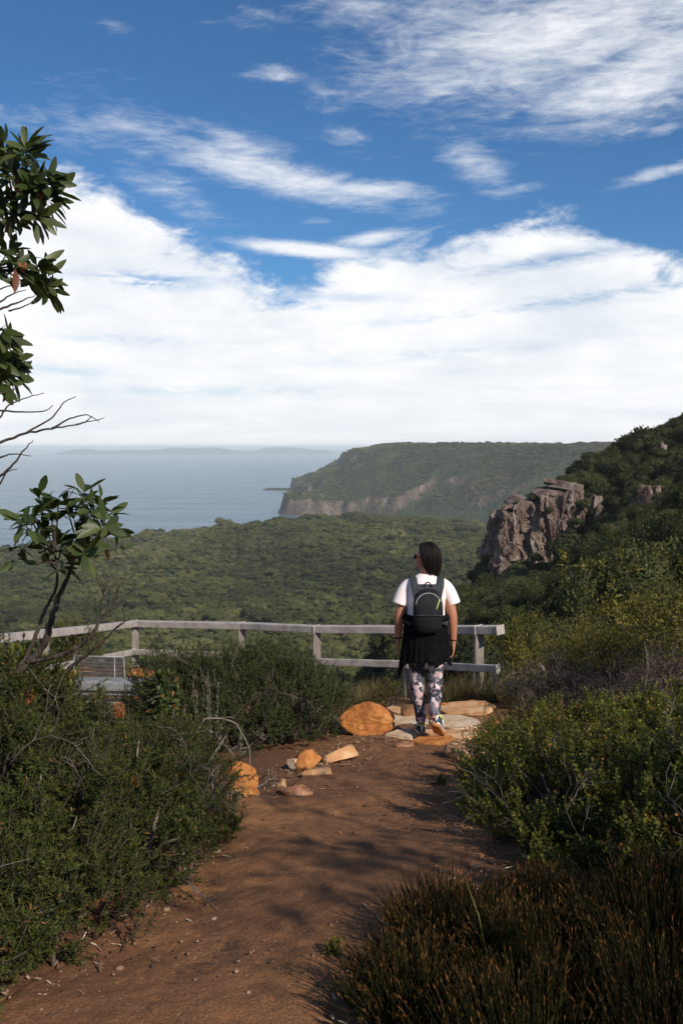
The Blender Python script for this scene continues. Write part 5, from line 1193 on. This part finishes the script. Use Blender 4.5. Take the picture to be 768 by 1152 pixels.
def rosette(c, d, n=10, L=.105, W=.037):
    s = RNG.random(n); D = np.repeat(norm(np.asarray(d, float))[None], n, 0); ld = norm(radial(D, s, 95, 30) + [0, 0, -.12]); st = RNG.random()
    rn = np.where(RNG.random(n) < .028, RNG.uniform(.9, 1, n), RNG.uniform(0, .86, n) * .7 + .22 * st)
    dead = rn > .89; ld[dead] = norm(ld[dead] * .5 + [0, 0, -.9])
    V, Q, T, a = leaves(c + D * ((s - .6) * .06)[:, None], ld, norm(D + RNG.normal(0, .3, (n, 3))), L * RNG.uniform(.65, 1.15, n), W * RNG.uniform(.8, 1.2, n), 'broad', rn, RNG.uniform(-.05, .3, n)); mbl.add(V, Q, T, a)
def cluster(lst, Y, src, L=.105, W=.037, n=10):
    for u, v in lst:
        c = at(u, v, Y + RNG.normal(0, .12)) - to; j = int(np.argmin(np.linalg.norm(src - c, axis=1))); p = src[max(j - 2, 0)]
        d = norm(c - p + np.array([0, 0, .10])); mid_ = (p + c) / 2 + [0, 0, -.02]; mbs.add(*tube([p, mid_, c], [.005, .004, .003], 5)); rosette(c, d, n, L, W)
srcL = np.concatenate([q1[-14:], q2[-10:]])
cluster([(30, 575), (45, 563), (62, 590), (38, 600), (75, 570), (95, 558), (112, 566), (105, 585), (88, 600), (118, 592), (70, 612), (50, 618), (95, 622), (112, 610), (125, 600), (22, 615), (58, 575), (84, 585), (72, 632), (100, 575), (28, 590), (55, 600), (80, 612), (100, 612), (122, 580), (66, 565), (40, 585), (90, 572)], 4.0, srcL, .112, .037, 9)
cluster([(20, 628), (132, 618)], 4.0, srcL, .10, .03, 5)
cluster([(5, 165), (25, 180), (45, 195), (15, 200), (35, 215), (55, 225), (5, 225), (22, 238), (40, 245), (10, 250), (52, 205), (-15, 190), (-20, 230), (30, 165 + 5), (60, 215), (-30, 160), (-50, 200), (-60, 250)], 4.0, up1, .118, .036, 20)
cluster([(8, 285), (25, 295), (42, 300), (52, 312), (15, 305), (35, 315), (-10, 300), (55, 325), (-30, 290)], 4.0, up2, .115, .034, 14)
cluster([(2, 375), (10, 390), (12, 410), (0, 405), (14, 425), (2, 430), (-20, 390), (-30, 420), (-40, 380)], 4.0, up3, .125, .038, 14)
mbt.build('trunk', M['bark'], tree); mbl.build('crown', M['broad'], tree)

# odds and ends on the soil
def stick(pts, r, label, group=None, mat='twig'):
    P = np.array([[x_, y_, Z1(x_, y_) + dz] for x_, y_, dz in pts]); o_ = P.mean(0)
    s0 = np.linspace(0, 1, len(P)); s = np.linspace(0, 1, 14); Q = np.stack([np.interp(s, s0, P[:, k]) for k in range(3)], -1); Q[1:-1] += RNG.normal(0, r * .5, (12, 3))
    mb = MB().add(*tube(Q - o_, np.linspace(r, r * .5, 14), 6), a=.9)
    for j in (5, 8, 10):
        d = norm(np.array([RNG.normal(), RNG.normal(), .4])); mb.add(*tube([Q[j] - o_, Q[j] - o_ + d * .05, Q[j] - o_ + d * .09 + [0, 0, -.01]], [r * .5, r * .4, r * .2], 5), a=.9)
    return tag(mb.build('fallen_stick', M[mat], loc=tuple(o_)), label, 'stick', group)
g1, g2 = ongr(195, 1000), ongr(246, 1030); stick([(g1[0], g1[1], .08), ((g1[0] + g2[0]) / 2, (g1[1] + g2[1]) / 2, .05), (g2[0], g2[1], .015)], .0035, 'pale thin stick slanting from the banksia bush onto the path')
g1, g2 = ongr(238, 905), ongr(268, 893); stick([(g1[0], g1[1], .02), (g2[0], g2[1], .02)], .008, 'pale weathered stick at the foot of the upright orange rock')
g1, g2 = ongr(240, 925), ongr(262, 905); stick([(g1[0], g1[1], .02), (g2[0] , g2[1], .04)], .006, 'forked pale stick on the soil below the upright orange rock')
g1, g2 = ongr(285, 892), ongr(313, 878); stick([(g1[0], g1[1], .02), (g2[0], g2[1], .03)], .007, 'short pale stick lying between the orange rock and the wedge-shaped stone')
stick([(-1.0, 5.75, .25), (-.9, 5.8, .38), (-.72, 5.85, .36), (-.62, 5.8, .2), (-.6, 5.75, .05)], .007, 'grey arching dead branch in the gap between the two left bushes')
stick([(-1.2, 5.6, .1), (-1.0, 5.7, .3), (-.85, 5.75, .3), (-.7, 5.7, .14)], .006, 'second grey dead branch drooping in front of the silvery shrub')
for (u, v, lab) in ((376, 1085, 'small dark green weed growing on the path beside the heath'), (60, 1050, 'pale green broad-leaved weed at the foot of the banksia bush, near the frame\'s left corner'), (495, 885, 'tiny weed at the right side of the path below the paving')):
    p = ongr(u, v); s_ = 1.0 if u != 60 else 2.2
    if u == 60: p = np.array([-.98, 3.0, Z1(-.98, 3.0)])
    bush('weed', lab, 'weed', [(p[0], p[1], .03 * s_, .035 * s_, .035 * s_, .05 * s_)], int(26 * s_), 8, .05 * s_, .018 * s_, .008 * s_, 'small' if u != 60 else 'broad', M['oval'] if u != 60 else M['silver'], stem=(.002, .001, .3), seed=int(u))
p = at(548, 1078, 2.45); q = at(524, 992, 2.55); gz_ = Z1(p[0], p[1])
o = MB().add(*tube([(0, 0, 0), np.array(p) - [p[0], p[1], gz_], np.array(q) * .5 + p * .5 - [p[0], p[1], gz_] + [.006, 0, .01], np.array(q) - [p[0], p[1], gz_]], [.0026, .0024, .0022, .0012], 6), a=.95).build('grass_stalk', M['yellowleaf'], loc=(p[0], p[1], gz_))
tag(o, 'single pale green grass stalk rising out of the heath', 'grass')

# trees standing to the right, outside the picture: their loose crowns throw the broken shade on the path
def shade_tree(label, x, y, h, r, nros, per, leaf, seed):
    root = empty('tree', (x, y, Z1(x, y)), label, 'tree'); mbt_, mbl_ = MB(), MB()
    mbt_.add(*tube([(0, 0, -.1), (.1, .05, h * .3), (0, .1, h * .6), (.05, 0, h * .9)], [.11, .09, .07, .03], 8))
    for i in range(nros):
        d = rdir(1)[0]; c = np.array([0, 0, h]) + d * r * np.array([1, 1, .75]) * random.uniform(.35, 1.0) ** .6; st = np.array([0, .05, h * random.uniform(.45, .85)])
        mbt_.add(*tube([st, (st + c) / 2 + [0, 0, .1], c], [.018, .012, .004], 4)); D = np.repeat(norm((d + [0, 0, .2])[None]), per, 0); s = RNG.random(per)
        V, Q, T, a = leaves(c + RNG.normal(0, .10, (per, 3)), radial(D, s, 95, 30), norm(D + RNG.normal(0, .3, (per, 3))), leaf * RNG.uniform(.7, 1.2, per), leaf * .36, 'broad', RNG.random(per) * .9, .1); mbl_.add(V, Q, T, a)
    mbt_.build('trunk', M['bark'], root); mbl_.build('crown', M['broad'], root)
shade_tree('thin-crowned broad-leaved tree shading the middle of the path from the right, outside the picture', 3.6, .0, 3.4, 1.1, 30, 14, .12, 2)
shade_tree('small-crowned tree shading the heath from the right, outside the picture', 4.0, -1.9, 3.7, 1.0, 30, 14, .12, 3)

# ------------------------------------------------------------------ haze
HZ = dict(x=(-9000, 9000), y=(-120, 26000), z=(SEA - 1, 26))
def build_haze(density):
    V, Q = boxv((sum(HZ['x']) / 2, sum(HZ['y']) / 2, sum(HZ['z']) / 2), tuple(HZ[k][1] - HZ[k][0] for k in 'xyz'))
    m = bpy.data.materials.new('haze_air'); m.use_nodes = True; nt = m.node_tree
    for n_ in list(nt.nodes):
        if n_.type == 'BSDF_PRINCIPLED': nt.nodes.remove(n_)
    pv = nt.nodes.new('ShaderNodeVolumePrincipled'); pv.inputs['Color'].default_value = (.88, .965, 1.0, 1)
    pv.inputs['Density'].default_value = density; pv.inputs['Anisotropy'].default_value = 0.0
    nt.links.new(pv.outputs[0], nt.nodes['Material Output'].inputs['Volume'])
    tag(link('haze', mesh_np('haze', V, Q, smooth=False), m), kind='stuff')
build_haze(HAZE)

# ------------------------------------------------------------------ sky, sun, camera
SUN_EL, SUN_AZ = math.radians(36), math.radians(143)      # azimuth from +Y towards +X: behind the camera's right shoulder
sd = Vector((math.cos(SUN_EL) * math.sin(SUN_AZ), math.cos(SUN_EL) * math.cos(SUN_AZ), math.sin(SUN_EL)))
L = bpy.data.lights.new('sun', 'SUN'); L.energy = SUN; L.angle = math.radians(.6); L.color = (1, .9, .76)
lo = bpy.data.objects.new('sun', L); COL.objects.link(lo); lo.rotation_euler = (-sd).to_track_quat('-Z', 'Y').to_euler()

W = bpy.data.worlds.new('World'); S.world = W; W.use_nodes = True
t = NT(W.node_tree); bg = t.N['Background']
sky = t.N.new('ShaderNodeTexSky'); sky.sky_type = 'NISHITA'; sky.sun_disc = False
sky.sun_elevation = SUN_EL; sky.sun_rotation = SUN_AZ; sky.altitude = 150; sky.air_density = 1.0; sky.dust_density = .4; sky.ozone_density = 2.0
skc = sky.outputs[0]
tc = t.N.new('ShaderNodeTexCoord'); sx = t.N.new('ShaderNodeSeparateXYZ'); t.L.new(tc.outputs['Generated'], sx.inputs[0])
x, y, z = sx.outputs
az = t.m('ARCTAN2', x, y); el = t.m('ARCSINE', t.m('MINIMUM', z, .9999))
zc = t.m('ADD', t.m('MAXIMUM', z, 0), .10)
cv = t.N.new('ShaderNodeCombineXYZ'); t.put(cv.inputs[0], t.m('DIVIDE', x, zc)); t.put(cv.inputs[1], t.m('DIVIDE', y, zc)); P = cv.outputs[0]
cv2 = t.N.new('ShaderNodeCombineXYZ'); t.put(cv2.inputs[0], t.m('MULTIPLY', az, 1.0)); t.put(cv2.inputs[1], t.m('MULTIPLY', el, 2.2)); A = cv2.outputs[0]
def gauss(u, v, su, sv, rot, amp, p=2):
    d = ray(u, v); d = d / np.linalg.norm(d); ca, ce = math.atan2(d[0], d[1]), math.asin(d[2])
    da = t.m('SUBTRACT', az, ca); de = t.m('SUBTRACT', el, ce); r = math.radians(rot); c, s_ = math.cos(r), math.sin(r)
    p_ = t.m('DIVIDE', t.m('ADD', t.m('MULTIPLY', da, c), t.m('MULTIPLY', de, s_)), su / 1000.)
    q_ = t.m('DIVIDE', t.m('SUBTRACT', t.m('MULTIPLY', de, c), t.m('MULTIPLY', da, s_)), sv / 1000.)
    e = t.m('POWER', 2.71828, t.m('MULTIPLY', t.m('ADD', t.m('MULTIPLY', p_, p_), t.m('MULTIPLY', q_, q_)), -1.0))
    return t.m('MULTIPLY', e, amp)
# cloud bank: height of its upper edge along the azimuth
EDGE = [(-420, 230), (-150, 175), (0, 180), (70, 192), (130, 220), (190, 256), (240, 282), (285, 316), (318, 322), (350, 316), (385, 288), (430, 270), (480, 262), (555, 266), (600, 252), (665, 246), (720, 266), (780, 282), (920, 262), (1200, 230)]
def azel(u, v):
    d = ray(u, v); d = d / np.linalg.norm(d); return math.atan2(d[0], d[1]), math.asin(d[2])
ae = [azel(*e) for e in EDGE]; a0, a1 = ae[0][0], ae[-1][0]
top = t.ramp(t.m('DIVIDE', t.m('SUBTRACT', az, a0), a1 - a0), [((a_ - a0) / (a1 - a0), float(e_)) for a_, e_ in ae])
top = t.m('MULTIPLY', top, 1.0)
n1 = t.noise(P, 1.3, 9, .6, .35); n2 = t.noise(A, 7, 10, .62, .5); n3 = t.noise(A, 30, 7, .6, .4)
mpn = t.N.new('ShaderNodeMapping'); mpn.inputs['Rotation'].default_value = (0, 0, math.radians(14)); mpn.inputs['Scale'].default_value = (1, 1.9, 1); t.L.new(A, mpn.inputs[0]); A2 = mpn.outputs[0]
m1 = t.noise(A2, 9, 10, .66, .7); m2 = t.noise(A2, 34, 8, .65, .4)
mm = t.m('ADD', t.m('MULTIPLY', m1, .62), t.m('MULTIPLY', m2, .38))
edge_n = t.m('ADD', t.m('MULTIPLY', t.m('SUBTRACT', n2, .5), .17), t.m('MULTIPLY', t.m('SUBTRACT', n3, .5), .05))
hole = None
for g in [(165, 316, 66, 9, 0, .95), (620, 292, 85, 8, 6, .75), (150, 383, 60, 5, 0, .6), (250, 440, 120, 6, 0, .4), (560, 350, 160, 6, 5, .4), (690, 330, 90, 6, 4, .5), (390, 335, 60, 7, 0, .35), (40, 418, 120, 7, 0, .35), (480, 400, 180, 6, 4, .3), (300, 475, 200, 6, 0, .4)]:
    v_ = gauss(*g); hole = v_ if hole is None else t.m('ADD', hole, v_)
over = t.m('SUBTRACT', t.m('ADD', t.m('SUBTRACT', top, el), edge_n), t.m('MULTIPLY', hole, .0))
lowfill = t.mr(el, .16, .06, 0, .05)
bank = t.mr(t.m('ADD', over, lowfill), -.012, .034)
bank = t.m('MULTIPLY', bank, t.m('SUBTRACT', 1.0, t.m('MULTIPLY', hole, t.mr(mm, .40, .60, 0, 1.0), clamp=True)))
# thin high cloud: envelopes broken up by stretched noise
CIR = [(345, 281, 85, 9, -5, 1.5), (420, 268, 60, 10, 8, 1.0), (300, 195, 170, 22, -12, 1.0), (415, 214, 75, 13, -2, 1.0), (150, 150, 100, 40, -6, .62), (270, 163, 62, 18, -6, .8), (60, 135, 110, 18, 0, .5), (190, 215, 90, 22, -20, .7),
       (640, 35, 260, 65, 8, 1.0), (730, 78, 140, 50, 16, 1.0), (480, 20, 180, 40, -10, .7), (300, 22, 130, 20, -6, .35), (306, 83, 42, 13, 0, .75), (545, 108, 60, 22, -34, .55), (535, 185, 52, 24, -22, .75),
       (578, 214, 44, 9, 2, .6), (742, 194, 48, 9, 10, .85), (745, 145, 40, 9, 0, .5), (392, 153, 40, 13, -8, .5), (458, 100, 18, 7, 0, .5), (605, 118, 22, 9, 0, .5), (355, 248, 26, 5, 0, .5), (130, 25, 30, 12, -20, .4), (680, 148, 24, 9, 0, .45),
       (-250, 90, 200, 50, -10, .7), (1000, 120, 200, 60, 10, .7)]
env = None
for g in CIR:
    v_ = gauss(*g); env = v_ if env is None else t.m('MAXIMUM', env, v_)
far_c = t.m('MULTIPLY', t.mr(t.noise(P, 2.2, 8, .6, .3), .5, .75), t.mr(t.m('ABSOLUTE', az), .9, 1.4))
cir = t.m('MAXIMUM', t.mr(t.m('ADD', env, t.m('MULTIPLY', t.m('SUBTRACT', mm, .5), 1.9)), .24, 1.42, 0, .97), far_c)
cir = t.m('MULTIPLY', cir, t.mr(env, .05, .35)) if 0 else cir
cl = t.m('MAXIMUM', bank, cir)
cl = t.m('MAXIMUM', cl, t.mr(el, .12, .03, 0, 1.0))
depth = t.mr(over, .0, .10)
shade = t.mr(t.m('ADD', t.m('MULTIPLY', t.noise(A, 4.5, 8, .6, .4), .5), t.m('MULTIPLY', t.noise(P, .7, 7, .6), .5)), .36, .60)
cb = t.mix(shade, (.69, .74, .80), (.97, .965, .965))
cb = t.mix(t.mr(el, .16, .02, 0, .6), cb, (.80, .83, .86))
cb = t.mix(t.m('MULTIPLY', t.mr(t.noise(A2, 3.2, 6, .6, .3), .5, .68), t.mr(el, .20, .08, 0, .5)), cb, (.60, .66, .74))
cvv = t.N.new('ShaderNodeVectorMath'); cvv.operation = 'SCALE'; t.L.new(cb, cvv.inputs[0]); cvv.inputs['Scale'].default_value = CLOUD / SKY
sk2 = t.mix(1.0, skc, SKYTINT, 'MULTIPLY')
out = t.mix(cl, sk2, cvv.outputs[0])
t.L.new(out, bg.inputs[0]); bg.inputs[1].default_value = SKY
W.cycles.sampling_method = 'MANUAL'; W.cycles.sample_map_resolution = 512

cd = bpy.data.cameras.new('camera'); cam = bpy.data.objects.new('camera', cd); COL.objects.link(cam); S.camera = cam
cd.sensor_fit = 'VERTICAL'; cd.sensor_height = 36; cd.lens = 31.25; cd.clip_start = .05; cd.clip_end = 100000
cam.location = (0, 0, 0); cam.rotation_euler = (math.pi / 2 - PITCH, 0, 0)
S.view_settings.view_transform = 'Standard'; S.view_settings.look = 'None'; S.view_settings.gamma = 1; S.view_settings.exposure = EXPO
S.view_settings.use_curve_mapping = False
S.cycles.use_denoising = True
S.cycles.max_bounces = 6; S.cycles.diffuse_bounces = 3; S.cycles.glossy_bounces = 2; S.cycles.transmission_bounces = 3; S.cycles.volume_bounces = 1; S.cycles.transparent_max_bounces = 4
S.cycles.sample_clamp_indirect = 4
